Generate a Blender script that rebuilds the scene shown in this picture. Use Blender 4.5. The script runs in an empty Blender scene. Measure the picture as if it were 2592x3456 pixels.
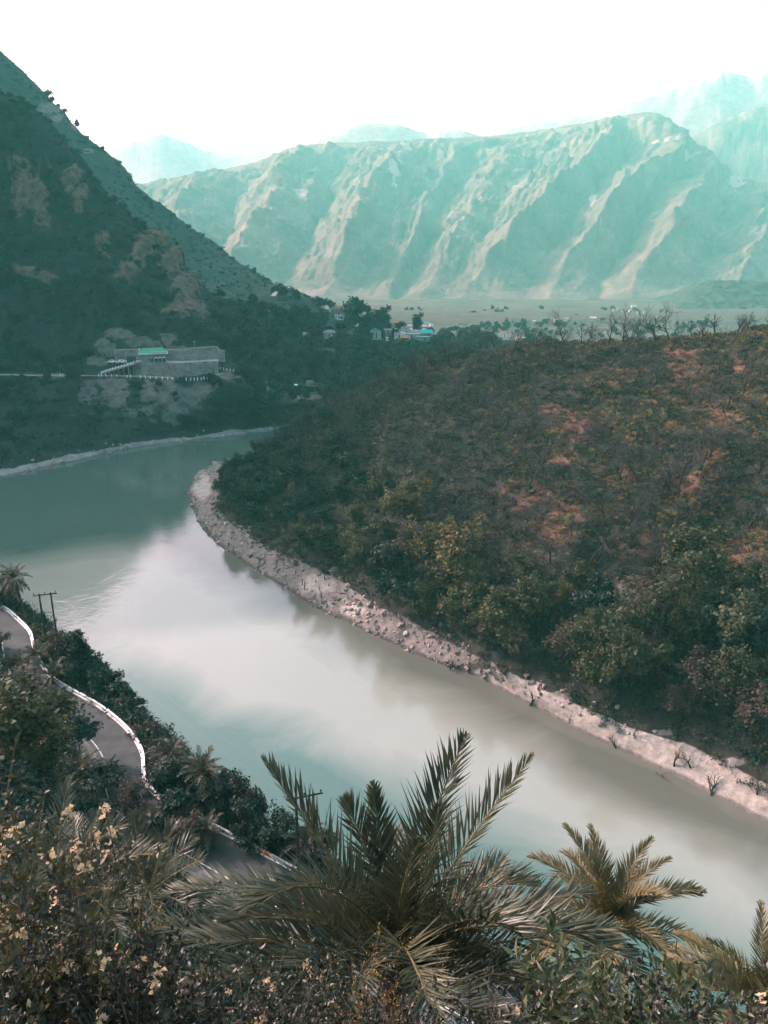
import bpy, bmesh, math, random
import numpy as np
from mathutils import Vector, Matrix
from mathutils.bvhtree import BVHTree

random.seed(7); RNG = np.random.default_rng(11)
R = math.radians
scene = bpy.context.scene
COL = scene.collection

# ---------------------------------------------------------------- camera
CAMZ, PITCH, FPX = 80.0, R(17.9), 2562.0          # eye 80 m above the river, looking down the valley
cam_d = bpy.data.cameras.new('camera'); cam = bpy.data.objects.new('camera', cam_d); COL.objects.link(cam)
cam.location = (0, 0, CAMZ); cam.rotation_euler = (R(90) - PITCH, 0, 0)
cam_d.sensor_fit = 'VERTICAL'; cam_d.sensor_height = 36.0; cam_d.lens = 36.0 * FPX / 3456.0
cam_d.clip_start = 0.1; cam_d.clip_end = 20000
scene.camera = cam

# ---------------------------------------------------------------- sky, sun, exposure
SUN_AZ, SUN_EL = -60.0, 29.2                       # degrees: left of the view direction, above the horizon
world = bpy.data.worlds.new('World'); scene.world = world; world.use_nodes = True
wn = world.node_tree.nodes; wl = world.node_tree.links
bg = wn['Background']
sky = wn.new('ShaderNodeTexSky'); sky.sky_type = 'NISHITA'; sky.sun_disc = False
sky.sun_elevation = R(SUN_EL); sky.sun_rotation = R(SUN_AZ)
sky.air_density = 1.0; sky.dust_density = 6.0; sky.ozone_density = 1.0; sky.altitude = 300
wl.new(sky.outputs[0], bg.inputs[0]); bg.inputs[1].default_value = 0.15
sd = bpy.data.lights.new('sun', 'SUN'); sun = bpy.data.objects.new('sun', sd); COL.objects.link(sun)
sd.energy = 2.1; sd.angle = R(0.6); sd.color = (1.0, 0.985, 0.93)
to_sun = Vector((math.sin(R(SUN_AZ)) * math.cos(R(SUN_EL)), math.cos(R(SUN_AZ)) * math.cos(R(SUN_EL)), math.sin(R(SUN_EL))))
sun.rotation_euler = to_sun.to_track_quat('Z', 'Y').to_euler(); sun.location = (-300, 200, 900)
vs = scene.view_settings
vs.view_transform = 'Standard'; vs.look = 'None'; vs.gamma = 1.0; vs.exposure = 1.6; vs.use_curve_mapping = False
scene.render.engine = 'CYCLES'
cy = scene.cycles
cy.use_denoising = True; cy.denoiser = 'OPENIMAGEDENOISE'; cy.denoising_prefilter = 'NONE'; cy.max_bounces = 5; cy.diffuse_bounces = 2; cy.glossy_bounces = 2
cy.transparent_max_bounces = 6; cy.transmission_bounces = 2; cy.volume_bounces = 1
cy.sample_clamp_indirect = 4.0; cy.caustics_reflective = False; cy.caustics_refractive = False

# ---------------------------------------------------------------- pixel <-> place helpers (photograph is 2592 x 3456)
CS, SN = math.cos(PITCH), math.sin(PITCH)
def ray(px, py):
    a = (px - 1296.0) / FPX; b = (1728.0 - py) / FPX
    return np.array([a, CS + b * SN, -SN + b * CS])
CAMP = np.array([0, 0, CAMZ])
def PY(px, py, Y):
    d = ray(px, py); return CAMP + d * (Y / d[1])
def PZ(px, py, z):
    d = ray(px, py); return CAMP + d * ((z - CAMZ) / d[2])
def proj(p):
    p = np.atleast_2d(np.asarray(p, float)); q = p - CAMP
    dep = q[:, 1] * CS - q[:, 2] * SN; dep = np.where(dep < 0.05, 0.05, dep)
    up = q[:, 1] * SN + q[:, 2] * CS
    return 1296 + FPX * q[:, 0] / dep, 1728 - FPX * up / dep

# ---------------------------------------------------------------- noise
_perm = np.random.default_rng(3).permutation(512).astype(np.int64)
_perm = np.concatenate([_perm, _perm, _perm])
_grad = np.random.default_rng(4).normal(size=(512, 3)); _grad /= np.linalg.norm(_grad, axis=1)[:, None]
def perlin(p):
    p = np.asarray(p, float); i = np.floor(p).astype(np.int64); f = p - i; i &= 511
    w = f * f * f * (f * (f * 6 - 15) + 10); out = 0.0
    for dx in (0, 1):
        for dy in (0, 1):
            for dz in (0, 1):
                h = _perm[(_perm[(_perm[(i[..., 0] + dx) & 511] + i[..., 1] + dy) & 511] + i[..., 2] + dz) & 511]
                g = _grad[h]
                v = g[..., 0] * (f[..., 0] - dx) + g[..., 1] * (f[..., 1] - dy) + g[..., 2] * (f[..., 2] - dz)
                out = out + v * (w[..., 0] if dx else 1 - w[..., 0]) * (w[..., 1] if dy else 1 - w[..., 1]) * (w[..., 2] if dz else 1 - w[..., 2])
    return out * 1.6
def fbm(p, scale, octv=4, gain=0.5):
    p = np.asarray(p, float) / scale; a, s = 1.0, 0.0
    for k in range(octv):
        s = s + a * perlin(p + 17.3 * k); p = p * 2.03; a *= gain
    return s
def ridged(p, scale, octv=4, gain=0.5):
    p = np.asarray(p, float) / scale; a, s = 1.0, 0.0
    for k in range(octv):
        s = s + a * (1 - 2 * np.abs(perlin(p + 9.1 * k))); p = p * 2.07; a *= gain
    return s
def sstep(a, b, x):
    t = np.clip((x - a) / (b - a), 0, 1); return t * t * (3 - 2 * t)

# ---------------------------------------------------------------- object helpers
def tag(o, label=None, cat=None, group=None, kind=None):
    if label: o['label'] = label
    if cat: o['category'] = cat
    if group: o['group'] = group
    if kind: o['kind'] = kind
    return o
def obj(name, me, mat=None, parent=None, loc=None, rot=None, scl=None):
    o = bpy.data.objects.new(name, me); COL.objects.link(o)
    if mat is not None and me is not None and len(me.materials) == 0: me.materials.append(mat)
    if parent is not None: o.parent = parent
    if loc is not None: o.location = loc
    if rot is not None: o.rotation_euler = rot
    if scl is not None: o.scale = (scl,) * 3 if not hasattr(scl, '__len__') else scl
    return o
def empty(name, loc=(0, 0, 0), rot=(0, 0, 0), scl=1.0):
    o = bpy.data.objects.new(name, None); COL.objects.link(o)
    o.empty_display_size = 0.2; o.location = loc; o.rotation_euler = rot; o.scale = (scl,) * 3
    return o
def mesh(name, v, f, smooth=False, mats=(), midx=None):
    me = bpy.data.meshes.new(name)
    v = np.asarray(v, np.float32)
    if isinstance(f, np.ndarray):
        n, k = f.shape
        me.vertices.add(len(v)); me.vertices.foreach_set('co', v.ravel())
        me.loops.add(n * k); me.loops.foreach_set('vertex_index', f.astype(np.int32).ravel())
        me.polygons.add(n); me.polygons.foreach_set('loop_start', np.arange(0, n * k, k, dtype=np.int32))
        me.update(calc_edges=True)
    else:
        me.from_pydata([tuple(map(float, p)) for p in v], [], f)
    if smooth: me.polygons.foreach_set('use_smooth', np.ones(len(me.polygons), bool))
    for m in mats: me.materials.append(m)
    if midx is not None: me.polygons.foreach_set('material_index', np.asarray(midx, np.int32))
    me.update()
    return me
class MB:
    """collects boxes, tubes and loose faces into one mesh"""
    def __init__(s): s.v = []; s.f = []
    def add(s, v, f):
        o = len(s.v); s.v.extend([tuple(map(float, p)) for p in v]); s.f.extend([tuple(i + o for i in q) for q in f]); return s
    def box(s, c, d, rz=0.0, bev=0.0):
        x, y, z = d[0] / 2, d[1] / 2, d[2] / 2
        ca, sa = math.cos(rz), math.sin(rz)
        if bev <= 0:
            pts = [(-x, -y, -z), (x, -y, -z), (x, y, -z), (-x, y, -z), (-x, -y, z), (x, -y, z), (x, y, z), (-x, y, z)]
            fs = [(0, 3, 2, 1), (4, 5, 6, 7), (0, 1, 5, 4), (1, 2, 6, 5), (2, 3, 7, 6), (3, 0, 4, 7)]
        else:
            b = bev; pts = []; 
            for zz, k in ((-z, b), (-z + b, 0), (z - b, 0), (z, b)):
                pts += [(-x + k, -y + k, zz), (x - k, -y + k, zz), (x - k, y - k, zz), (-x + k, y - k, zz)]
            fs = [(0, 3, 2, 1), (12, 13, 14, 15)]
            for r in range(3):
                for i in range(4):
                    j = (i + 1) % 4; fs.append((r * 4 + i, r * 4 + j, r * 4 + 4 + j, r * 4 + 4 + i))
        return s.add([(c[0] + p[0] * ca - p[1] * sa, c[1] + p[0] * sa + p[1] * ca, c[2] + p[2]) for p in pts], fs)
    def tube(s, pts, rad, n=6, cap=True):
        pts = [np.asarray(p, float) for p in pts]
        if not hasattr(rad, '__len__'): rad = [rad] * len(pts)
        vs = []; ref = np.array([0.31, 0.17, 0.93])
        for i, p in enumerate(pts):
            t = pts[min(i + 1, len(pts) - 1)] - pts[max(i - 1, 0)]; t = t / (np.linalg.norm(t) + 1e-9)
            a = np.cross(t, ref); 
            if np.linalg.norm(a) < 1e-3: a = np.cross(t, np.array([1.0, 0, 0]))
            a /= np.linalg.norm(a); b = np.cross(t, a)
            for k in range(n):
                th = 2 * math.pi * k / n
                vs.append(p + rad[i] * (math.cos(th) * a + math.sin(th) * b))
        fs = []
        for i in range(len(pts) - 1):
            for k in range(n):
                l = (k + 1) % n; fs.append((i * n + k, i * n + l, i * n + n + l, i * n + n + k))
        if cap and n > 2:
            fs.append(tuple(range(n))[::-1]); fs.append(tuple(range((len(pts) - 1) * n, len(pts) * n)))
        return s.add(vs, fs)
    def build(s, name, mat, parent=None, smooth=False, **k):
        me = mesh(name, s.v, s.f, smooth); return obj(name, me, mat, parent, **k)
    def me(s, name, mat=None, smooth=False):
        return mesh(name, s.v, s.f, smooth, (mat,) if mat else ())
def copy_tree(o, parent=None):
    c = o.copy(); COL.objects.link(c); c.parent = parent
    if parent is not None: c.matrix_parent_inverse = o.matrix_parent_inverse.copy()
    for ch in KIDS.get(o.name, []): copy_tree(ch, c)
    return c
KIDS = {}

# ---------------------------------------------------------------- materials
def mat(name, base, rough=0.85, spec=0.3):
    m = bpy.data.materials.new(name); m.use_nodes = True
    b = m.node_tree.nodes['Principled BSDF']
    b.inputs['Base Color'].default_value = (*base, 1); b.inputs['Roughness'].default_value = rough
    b.inputs['Specular IOR Level'].default_value = spec
    return m
class NT:
    def __init__(s, m):
        s.m = m; s.n = m.node_tree.nodes; s.l = m.node_tree.links; s.b = s.n['Principled BSDF']
        s.pos = s.n.new('ShaderNodeNewGeometry').outputs['Position']
    def noise(s, scale, detail=4, rough=0.55, vec=None, dist=0.0, stretch=None):
        t = s.n.new('ShaderNodeTexNoise'); t.inputs['Scale'].default_value = scale; t.inputs['Detail'].default_value = detail
        t.inputs['Roughness'].default_value = rough; t.inputs['Distortion'].default_value = dist
        v = vec if vec is not None else s.pos
        if stretch is not None:
            mp = s.n.new('ShaderNodeMapping'); mp.inputs['Scale'].default_value = stretch
            s.l.new(v, mp.inputs[0]); v = mp.outputs[0]
        s.l.new(v, t.inputs['Vector']); return t.outputs['Fac']
    def obj_co(s):
        return s.n.new('ShaderNodeTexCoord').outputs['Object']
    def ramp(s, fac, stops):
        r = s.n.new('ShaderNodeValToRGB'); e = r.color_ramp.elements
        while len(e) < len(stops): e.new(0.5)
        for q, (p, c) in zip(e, stops):
            q.position = p; q.color = (*c, 1) if hasattr(c, '__len__') else (c, c, c, 1)
        s.l.new(fac, r.inputs[0]); return r.outputs[0]
    def attr(s, name):
        a = s.n.new('ShaderNodeAttribute'); a.attribute_name = name; return a.outputs['Fac']
    def mix(s, fac, a, b, mode='MIX'):
        x = s.n.new('ShaderNodeMix'); x.data_type = 'RGBA'; x.blend_type = mode
        for sock, v in ((x.inputs['Factor'], fac), (x.inputs['A'], a), (x.inputs['B'], b)):
            if isinstance(v, (int, float)): sock.default_value = v
            elif isinstance(v, tuple): sock.default_value = (*v, 1)
            else: s.l.new(v, sock)
        return x.outputs['Result']
    def math(s, op, a, b=None, clamp=False):
        x = s.n.new('ShaderNodeMath'); x.operation = op; x.use_clamp = clamp
        for i, v in enumerate((a, b)):
            if v is None: continue
            if isinstance(v, (int, float)): x.inputs[i].default_value = v
            else: s.l.new(v, x.inputs[i])
        return x.outputs[0]
    def rand(s):
        return s.n.new('ShaderNodeObjectInfo').outputs['Random']
    def base(s, c): s.l.new(c, s.b.inputs['Base Color']); return s
    def bump(s, h, strength=0.5, dist=0.2):
        b = s.n.new('ShaderNodeBump'); b.inputs['Strength'].default_value = strength; b.inputs['Distance'].default_value = dist
        s.l.new(h, b.inputs['Height']); s.l.new(b.outputs[0], s.b.inputs['Normal']); return s
def var_mat(name, c1, c2, scale=1.0, rough=0.85, spec=0.3, obj_rand=0.0, bump=0.0, bscale=None, bdist=0.05, c3=None):
    m = mat(name, c1, rough, spec); t = NT(m)
    f = t.noise(scale, 5, 0.6)
    c = t.ramp(f, [(0.32, c1), (0.68, c2)] if c3 is None else [(0.3, c1), (0.5, c2), (0.72, c3)])
    if obj_rand:
        k = t.ramp(t.rand(), [(0.0, 1 - obj_rand), (1.0, 1 + obj_rand)])
        c = t.mix(1.0, c, k, 'MULTIPLY')
    t.base(c)
    if bump: t.bump(t.noise(bscale or scale * 4, 4, 0.6), bump, bdist)
    return m
def leaf_mat(name, cols, obj_rand=0.3, trans=0.25, rough=0.6, spec=0.25, nscale=0.8):
    """foliage: colour differs from plant to plant and from leaf clump to leaf clump, light passes through"""
    m = mat(name, cols[0], rough, spec); t = NT(m)
    c = t.ramp(t.noise(nscale, 3, 0.7), [(0.25 + 0.5 * i / max(1, len(cols) - 1), c) for i, c in enumerate(cols)])
    k = t.ramp(t.rand(), [(0.0, (1 - obj_rand, 1 - obj_rand * .8, 1 - obj_rand)), (0.5, (1, 1, 1)), (1.0, (1 + obj_rand, 1 + obj_rand * .7, 1 + obj_rand * .2))])
    c = t.mix(1.0, c, k, 'MULTIPLY'); t.base(c)
    if trans:
        tr = t.n.new('ShaderNodeBsdfTranslucent'); t.l.new(c, tr.inputs[0])
        ms = t.n.new('ShaderNodeMixShader'); ms.inputs[0].default_value = trans
        t.l.new(t.b.outputs[0], ms.inputs[1]); t.l.new(tr.outputs[0], ms.inputs[2])
        t.l.new(ms.outputs[0], t.n['Material Output'].inputs['Surface'])
    return m
# ================================================================ THE SETTING
def hermite(ts, ps, t):
    """smooth curve through ps (n,3) at parameters ts, sampled at t; tangents limited so that it does not overshoot"""
    ts = np.asarray(ts, float); ps = np.asarray(ps, float)
    d = np.diff(ps, axis=0) / np.diff(ts)[:, None]
    m = np.empty_like(ps); m[0] = d[0]; m[-1] = d[-1]
    a, b = d[:-1], d[1:]
    m[1:-1] = np.where(a * b > 0, 2 * a * b / np.where(np.abs(a + b) < 1e-9, 1e-9, a + b), 0.0) * 0.8 + 0.2 * (a + b) / 2
    k = np.clip(np.searchsorted(ts, t, side='right') - 1, 0, len(ts) - 2)
    h = (ts[k + 1] - ts[k])[:, None]; s = ((t - ts[k]) / (ts[k + 1] - ts[k]))[:, None]
    return ((2 * s**3 - 3 * s**2 + 1) * ps[k] + (s**3 - 2 * s**2 + s) * h * m[k] + (-2 * s**3 + 3 * s**2) * ps[k + 1] + (s**3 - s**2) * h * m[k + 1])
def loft(cols, nu, nv, us=None, vs=None):
    """cols: list of columns, each a list of row points -> grid (nu, nv, 3)"""
    C = np.asarray(cols, float); K, Rr = C.shape[:2]
    us = np.arange(K) if us is None else us; vs = np.arange(Rr) if vs is None else vs
    u = np.linspace(us[0], us[-1], nu); v = np.linspace(vs[0], vs[-1], nv)
    g1 = np.stack([hermite(us, C[:, r], u) for r in range(Rr)], 1)
    return np.stack([hermite(vs, g1[i], v) for i in range(nu)], 0)
def grid_normals(G):
    du = np.gradient(G, axis=0); dv = np.gradient(G, axis=1)
    n = np.cross(du, dv); n /= np.linalg.norm(n, axis=2)[..., None] + 1e-9
    return np.where(n[..., 2:] < 0, -n, n)
TERR = {}
def terrain(name, G, m, attrs=None, kind='structure', smooth=True):
    nu, nv = G.shape[:2]
    idx = np.arange(nu * nv).reshape(nu, nv)
    f = np.stack([idx[:-1, :-1], idx[1:, :-1], idx[1:, 1:], idx[:-1, 1:]], -1).reshape(-1, 4)
    n = np.cross(G[1:, :-1] - G[:-1, :-1], G[:-1, 1:] - G[:-1, :-1])
    if n[..., 2].mean() < 0: f = f[:, ::-1]
    me = mesh(name, G.reshape(-1, 3), np.ascontiguousarray(f), smooth)
    for k, a in (attrs or {}).items():
        at = me.attributes.new(k, 'FLOAT', 'POINT'); at.data.foreach_set('value', np.clip(a, 0, 1).astype(np.float32).ravel())
    o = obj(name, me, m); o['kind'] = kind
    TERR[name] = (G, f, attrs or {}, o)
    return o
BV = {}
def bvh(*names):
    key = '+'.join(names)
    if key not in BV:
        v = []; f = []; o = 0
        for n in names:
            G, ff = TERR[n][:2]; v.append(G.reshape(-1, 3)); f.append(ff + o); o += G.shape[0] * G.shape[1]
        BV[key] = BVHTree.FromPolygons([Vector(p) for p in np.concatenate(v)], np.concatenate(f).tolist())
    return BV[key]
def hit(px, py, *names):
    """the place on the terrain that the photograph shows at this pixel"""
    for dy in range(0, 90, 3):                     # a foot hidden just behind a rise stands on the rise
        h = bvh(*names).ray_cast(Vector(CAMP), Vector(ray(px, py + dy)).normalized())
        if h[0] is not None: return h[0]
    return None
def drop(x, y, *names):
    h = bvh(*names).ray_cast(Vector((x, y, 2000)), Vector((0, 0, -1))); return h[0]
def scatter(name, n, mask=None, seed=0, jitter=True):
    """n random places on a terrain, even by area, kept with probability mask(pos, px, py, normal)"""
    G, f, attrs, _ = TERR[name]; rg = np.random.default_rng(seed); V = G.reshape(-1, 3)
    a, b, c, d = (V[f[:, k]] for k in range(4))
    ar = np.linalg.norm(np.cross(c - a, d - b), axis=1) / 2
    pick = rg.choice(len(f), size=n, p=ar / ar.sum()); s, t = rg.random(n)[:, None], rg.random(n)[:, None]
    p = (a[pick] * (1 - s) + b[pick] * s) * (1 - t) + (d[pick] * (1 - s) + c[pick] * s) * t
    nn = np.cross(b[pick] - a[pick], d[pick] - a[pick]); nn /= np.linalg.norm(nn, axis=1)[:, None] + 1e-9
    nn = np.where(nn[:, 2:] < 0, -nn, nn)
    at = {k: v.ravel()[f[pick, 0]] for k, v in attrs.items()}
    px, py = proj(p)
    if mask is not None:
        keep = rg.random(n) < mask(p, px, py, nn, at)
        return p[keep], nn[keep], px[keep], py[keep]
    return p, nn, px, py

# ---- ground colours
def ground_mat(name, c_lo, c_hi, scale, rock=None, soil=None, extra=None, sand=None, bump=0.6, bdist=0.5, fine=1.6):
    m = mat(name, c_lo, 0.95, 0.1); t = NT(m)
    c = t.ramp(t.noise(scale, 8, 0.62), [(0.30, c_lo), (0.70, c_hi)])
    c = t.mix(0.55, c, t.ramp(t.noise(fine, 5, 0.7), [(0.3, (0.45, 0.45, 0.45)), (0.7, (1.5, 1.5, 1.5))]), 'MULTIPLY')
    brk = t.noise(scale * 3.1, 6, 0.68)
    for an, col1, col2 in ([('soil', *soil)] if soil else []) + ([('rock', *rock)] if rock else []) + ([('beach', *extra)] if extra else []) + ([('sand', *sand)] if sand else []):
        cc = t.ramp(t.noise(fine * 0.8, 6, 0.7), [(0.3, col1), (0.7, col2)])
        k = t.math('ADD', t.attr(an), t.math('MULTIPLY', t.math('SUBTRACT', brk, 0.5), 1.2 if an in ('beach', 'sand') else 2.4))
        c = t.mix(t.ramp(k, [(0.46, 0.0), (0.66, 1.0 if an in ('beach', 'sand') else 0.85)]), c, cc)
    if extra:
        sz_ = t.n.new('ShaderNodeSeparateXYZ'); t.l.new(t.pos, sz_.inputs[0]); wz = t.math('ADD', sz_.outputs[2], t.math('MULTIPLY', t.noise(.5, 4, .6), .5)); c = t.mix(t.ramp(t.math('MULTIPLY', wz, .5), [(.25, 1.0), (.42, 0.0)]), c, t.mix(1.0, c, (.42, .43, .43), 'MULTIPLY'))
    t.base(c).bump(t.noise(fine, 6, 0.7), bump, bdist)
    return m
M_right = ground_mat('right_hill_soil', (0.017, 0.020, 0.018), (0.055, 0.052, 0.042), 0.05,
                     soil=((0.11, 0.060, 0.048), (0.22, 0.122, 0.096)), rock=((0.12, 0.11, 0.10), (0.30, 0.27, 0.25)),
                     extra=((0.10, 0.092, 0.084), (0.27, 0.235, 0.21)), sand=((0.22, 0.195, 0.17), (0.50, 0.445, 0.385)), fine=0.9)
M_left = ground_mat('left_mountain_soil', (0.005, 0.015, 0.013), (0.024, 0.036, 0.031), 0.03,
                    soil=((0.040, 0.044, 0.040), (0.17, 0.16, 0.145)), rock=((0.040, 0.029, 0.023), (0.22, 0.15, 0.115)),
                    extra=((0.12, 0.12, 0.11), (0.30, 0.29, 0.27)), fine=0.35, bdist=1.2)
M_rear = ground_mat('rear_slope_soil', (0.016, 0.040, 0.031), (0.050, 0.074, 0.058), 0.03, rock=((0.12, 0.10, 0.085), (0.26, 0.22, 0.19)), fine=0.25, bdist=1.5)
M_far = ground_mat('far_mountain_soil', (0.055, 0.060, 0.049), (0.20, 0.165, 0.135), 0.006, rock=((0.34, 0.25, 0.22), (0.50, 0.40, 0.36)), extra=((0.045, 0.062, 0.050), (0.105, 0.11, 0.088)), fine=0.06, bdist=6.0, bump=0.9)
M_pale = ground_mat('haze_whitened_ridge', (0.27, 0.225, 0.20), (0.44, 0.37, 0.33), 0.004, rock=((0.4, 0.3, 0.3), (0.5, 0.4, 0.4)), fine=0.03, bdist=6.0, bump=0.8)  # whiteness of distant haze painted into the ridge colour
M_near = ground_mat('near_slope_soil', (0.020, 0.020, 0.016), (0.055, 0.046, 0.034), 0.3, fine=2.0)
M_flat = ground_mat('valley_floor_soil', (0.035, 0.055, 0.043), (0.10, 0.105, 0.082), 0.01, extra=((0.55, 0.46, 0.42), (0.75, 0.68, 0.62)), fine=0.08)

# ---- ground sheet under everything (the river bed) out to the horizon
me = mesh('ground', [(-6880, -1430, -9), (6880, -1430, -9), (6880, 7240, -9), (-6880, 7240, -9)], [(0, 1, 2, 3)])
tag(obj('ground', me, mat('river_bed_mud', (0.16, 0.15, 0.12))), kind='structure')

# ---- river surface
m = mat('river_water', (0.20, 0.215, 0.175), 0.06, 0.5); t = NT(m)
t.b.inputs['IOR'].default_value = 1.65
# painted reflections: cream sky mid stream, brown hill along right bank; near water teal
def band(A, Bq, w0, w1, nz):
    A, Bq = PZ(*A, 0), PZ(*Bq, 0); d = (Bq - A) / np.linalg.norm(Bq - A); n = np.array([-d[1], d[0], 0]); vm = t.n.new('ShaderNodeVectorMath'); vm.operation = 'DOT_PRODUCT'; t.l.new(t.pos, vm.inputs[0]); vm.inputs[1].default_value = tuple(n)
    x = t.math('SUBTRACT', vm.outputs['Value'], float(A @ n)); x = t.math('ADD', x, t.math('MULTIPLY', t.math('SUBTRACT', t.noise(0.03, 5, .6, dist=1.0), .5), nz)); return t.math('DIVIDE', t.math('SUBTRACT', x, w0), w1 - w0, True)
sky_sheen = band((230, 2240), (1500, 2860), 2.0, 15.0, 22.0); brown = band((1000, 2080), (2300, 2760), -9.0, 5.0, 22.0)
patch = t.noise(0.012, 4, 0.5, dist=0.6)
c = t.mix(sky_sheen, t.ramp(patch, [(.35, (0.045, 0.122, 0.097)), (.65, (0.072, 0.138, 0.112))]), t.ramp(patch, [(.35, (0.235, 0.258, 0.215)), (.65, (0.285, 0.295, 0.245))]))
far_ = band((-200, 1950), (700, 1790), -8.0, 14.0, 20.0)  # dark mountain reflection painted over the far reach
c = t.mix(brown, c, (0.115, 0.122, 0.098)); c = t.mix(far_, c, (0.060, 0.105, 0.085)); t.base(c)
wind = t.ramp(t.noise(0.016, 4, 0.55, dist=1.2, stretch=(1.0, 0.55, 1)), [(0.42, 0.03), (0.62, 0.13)])
t.l.new(wind, t.b.inputs['Roughness'])
h1 = t.noise(0.22, 3, 0.6, dist=0.8, stretch=(1, 1, 1)); h2 = t.noise(1.3, 4, 0.6)
swirl = t.ramp(t.noise(0.02, 3, 0.5), [(0.45, 0.15), (0.65, 1.0)])
hh = t.math('ADD', t.math('MULTIPLY', h1, swirl), t.math('MULTIPLY', h2, 0.22))
t.bump(hh, 0.13, 0.5)
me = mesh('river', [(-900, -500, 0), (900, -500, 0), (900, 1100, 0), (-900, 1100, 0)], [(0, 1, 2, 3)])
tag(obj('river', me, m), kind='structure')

# ---- right hill: columns follow the bank from the near right to the nose and round its back
RC = [  # bank px,py | beach top px,py,z | crest px,py,Y
    ((3700, 3300), (3700, 3060, 6), (4300, 1000, 215)),
    ((3050, 2990), (3050, 2790, 5), (3250, 1060, 228)),
    ((2592, 2775), (2592, 2606, 5), (2620, 1105, 238)),
    ((2350, 2655), (2347, 2507, 4.5), (2420, 1122, 244)),
    ((2150, 2558), (2120, 2440, 4), (2220, 1140, 250)),
    ((1950, 2462), (1929, 2376, 3.5), (1960, 1152, 256)),
    ((1780, 2375), (1770, 2310, 3.0), (1700, 1170, 262)),
    ((1640, 2300), (1650, 2250, 3.0), (1500, 1192, 268)),
    ((1500, 2246), (1545, 2190, 3.5), (1400, 1215, 272)),
    ((1379, 2198), (1442, 2130, 3.5), (1320, 1250, 276)),
    ((1216, 2121), (1293, 2062, 3.5), (1225, 1310, 282)),
    ((1049, 2044), (1121, 1936, 4.0), (1130, 1352, 288)),
    ((940, 1972), (1000, 1900, 3.5), (1060, 1395, 292)),
    ((850, 1915), (900, 1852, 3.5), (1000, 1432, 297)),
    ((740, 1842), (795, 1800, 3.0), (950, 1465, 302)),
    ((672, 1772), (720, 1745, 2.5), (905, 1500, 307)),
    ((645, 1700), (705, 1690, 2.2), (870, 1530, 312)),
    ((640, 1640), (705, 1642, 2.0), (840, 1552, 318)),
    ((690, 1586), (735, 1594, 1.6), (830, 1576, 324)),
    ((790, 1549), (800, 1562, 1.4), (850, 1568, 330))]
cols = []
for i, (b, tp, cr) in enumerate(RC):
    B = PZ(*b, 0.0); T = PZ(*tp); C = PY(*cr)
    nrm = (B - T); nrm[2] = 0; nrm /= np.linalg.norm(nrm)
    k = sstep(10, 19, i)
    bd = np.array([0.35, 0.94, 0]) if i < 12 else np.array([0.75, 0.66, 0])
    w = [B + nrm * 14 + np.array([0, 0, -5.0]), B, T]
    for q, bulge in ((0.10, 1.5), (0.30, 3.4), (0.55, 4.2), (0.80, 3.0)):
        w.append(T + (C - T) * q + np.array([0, 0, bulge * (1 - 0.75 * k)]))
    bz = C[2]
    w += [C, C + bd * 30 + np.array([0, 0, -0.22 * bz - 1]), C + bd * 80 + np.array([0, 0, -0.8 * bz - 3]), C + bd * 120 + np.array([0, 0, -bz - 6])]
    cols.append(w)
cols.append([p * np.array([1, 1, 0]) + np.array([14, 10, -4.0]) for p in cols[-1]])      # the nose dips under the water
G = loft(cols, 470, 250, vs=np.array([0, .5, 1.0, 1.45, 2.2, 3.1, 4.0, 4.8, 5.4, 6.0, 6.4]))
N = grid_normals(G); P0 = G.copy()
land = sstep(0.5, 6, G[..., 2])
wob = fbm(G, 34, 3) * 2.6 + fbm(G, 11, 4) * 1.15 + fbm(G, 3.2, 3) * 0.42
gul = np.minimum(0, ridged(np.stack([G[..., 0] - 0.45 * G[..., 1], G[..., 1] * 0.30, G[..., 2] * 0], -1), 30, 3) - 0.25) * 2.2
G = G + N * ((wob + gul) * land)[..., None]
G[..., 2] += (1 - land) * (fbm(P0, 17, 3) * 0.95 + fbm(P0, 5, 4) * 0.50 + fbm(P0, 1.6, 3) * 0.14) * sstep(-0.5, 1.2, P0[..., 2])
RX, RY = proj(G.reshape(-1, 3)); RX = RX.reshape(G.shape[:2]); RY = RY.reshape(G.shape[:2])
def spots(X, Y, L):
    a = np.zeros_like(X)
    for x, y, rx, ry in L: a = np.maximum(a, np.exp(-(((X - x) / rx) ** 2 + ((Y - y) / ry) ** 2)))
    return a
soil = spots(RX, RY, [(2060, 1265, 60, 40), (1860, 1385, 55, 26), (1960, 1430, 90, 45), (1940, 1480, 60, 30), (1900, 1550, 60, 40), (2290, 1180, 70, 45), (2240, 1330, 60, 40),
    (2430, 1400, 90, 60), (1780, 1660, 110, 70), (1720, 1720, 80, 50), (2080, 1600, 110, 60), (2330, 1640, 100, 60), (2400, 1530, 60, 50), (2200, 1850, 120, 50), (1720, 1890, 70, 30),
    (2160, 1980, 90, 50), (2500, 1900, 90, 70), (1850, 1800, 120, 50), (1440, 1220, 14, 40), (2300, 1260, 110, 70), (2500, 1240, 80, 50), (1980, 1730, 160, 60)]) * 0.92
rock = spots(RX, RY, [(2110, 2010, 55, 45), (2060, 2030, 60, 22), (1740, 1900, 60, 26), (2560, 2160, 70, 22), (1790, 2320, 60, 22), (1890, 2350, 45, 25), (1480, 2215, 70, 26), (2480, 2570, 90, 20), (2250, 2470, 50, 16)])
beach = sstep(4.6, 3.0, P0[..., 2]) * (P0[..., 1] < 345)
sand = beach * np.maximum(sstep(1500, 1620, RX) * sstep(2200, 2300, RY), spots(RX, RY, [(1075, 1965, 85, 45), (1190, 2060, 60, 25), (680, 1640, 40, 60)]))
terrain('right_hill', G, M_right, {'soil': soil, 'rock': rock, 'beach': beach, 'sand': sand})

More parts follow.
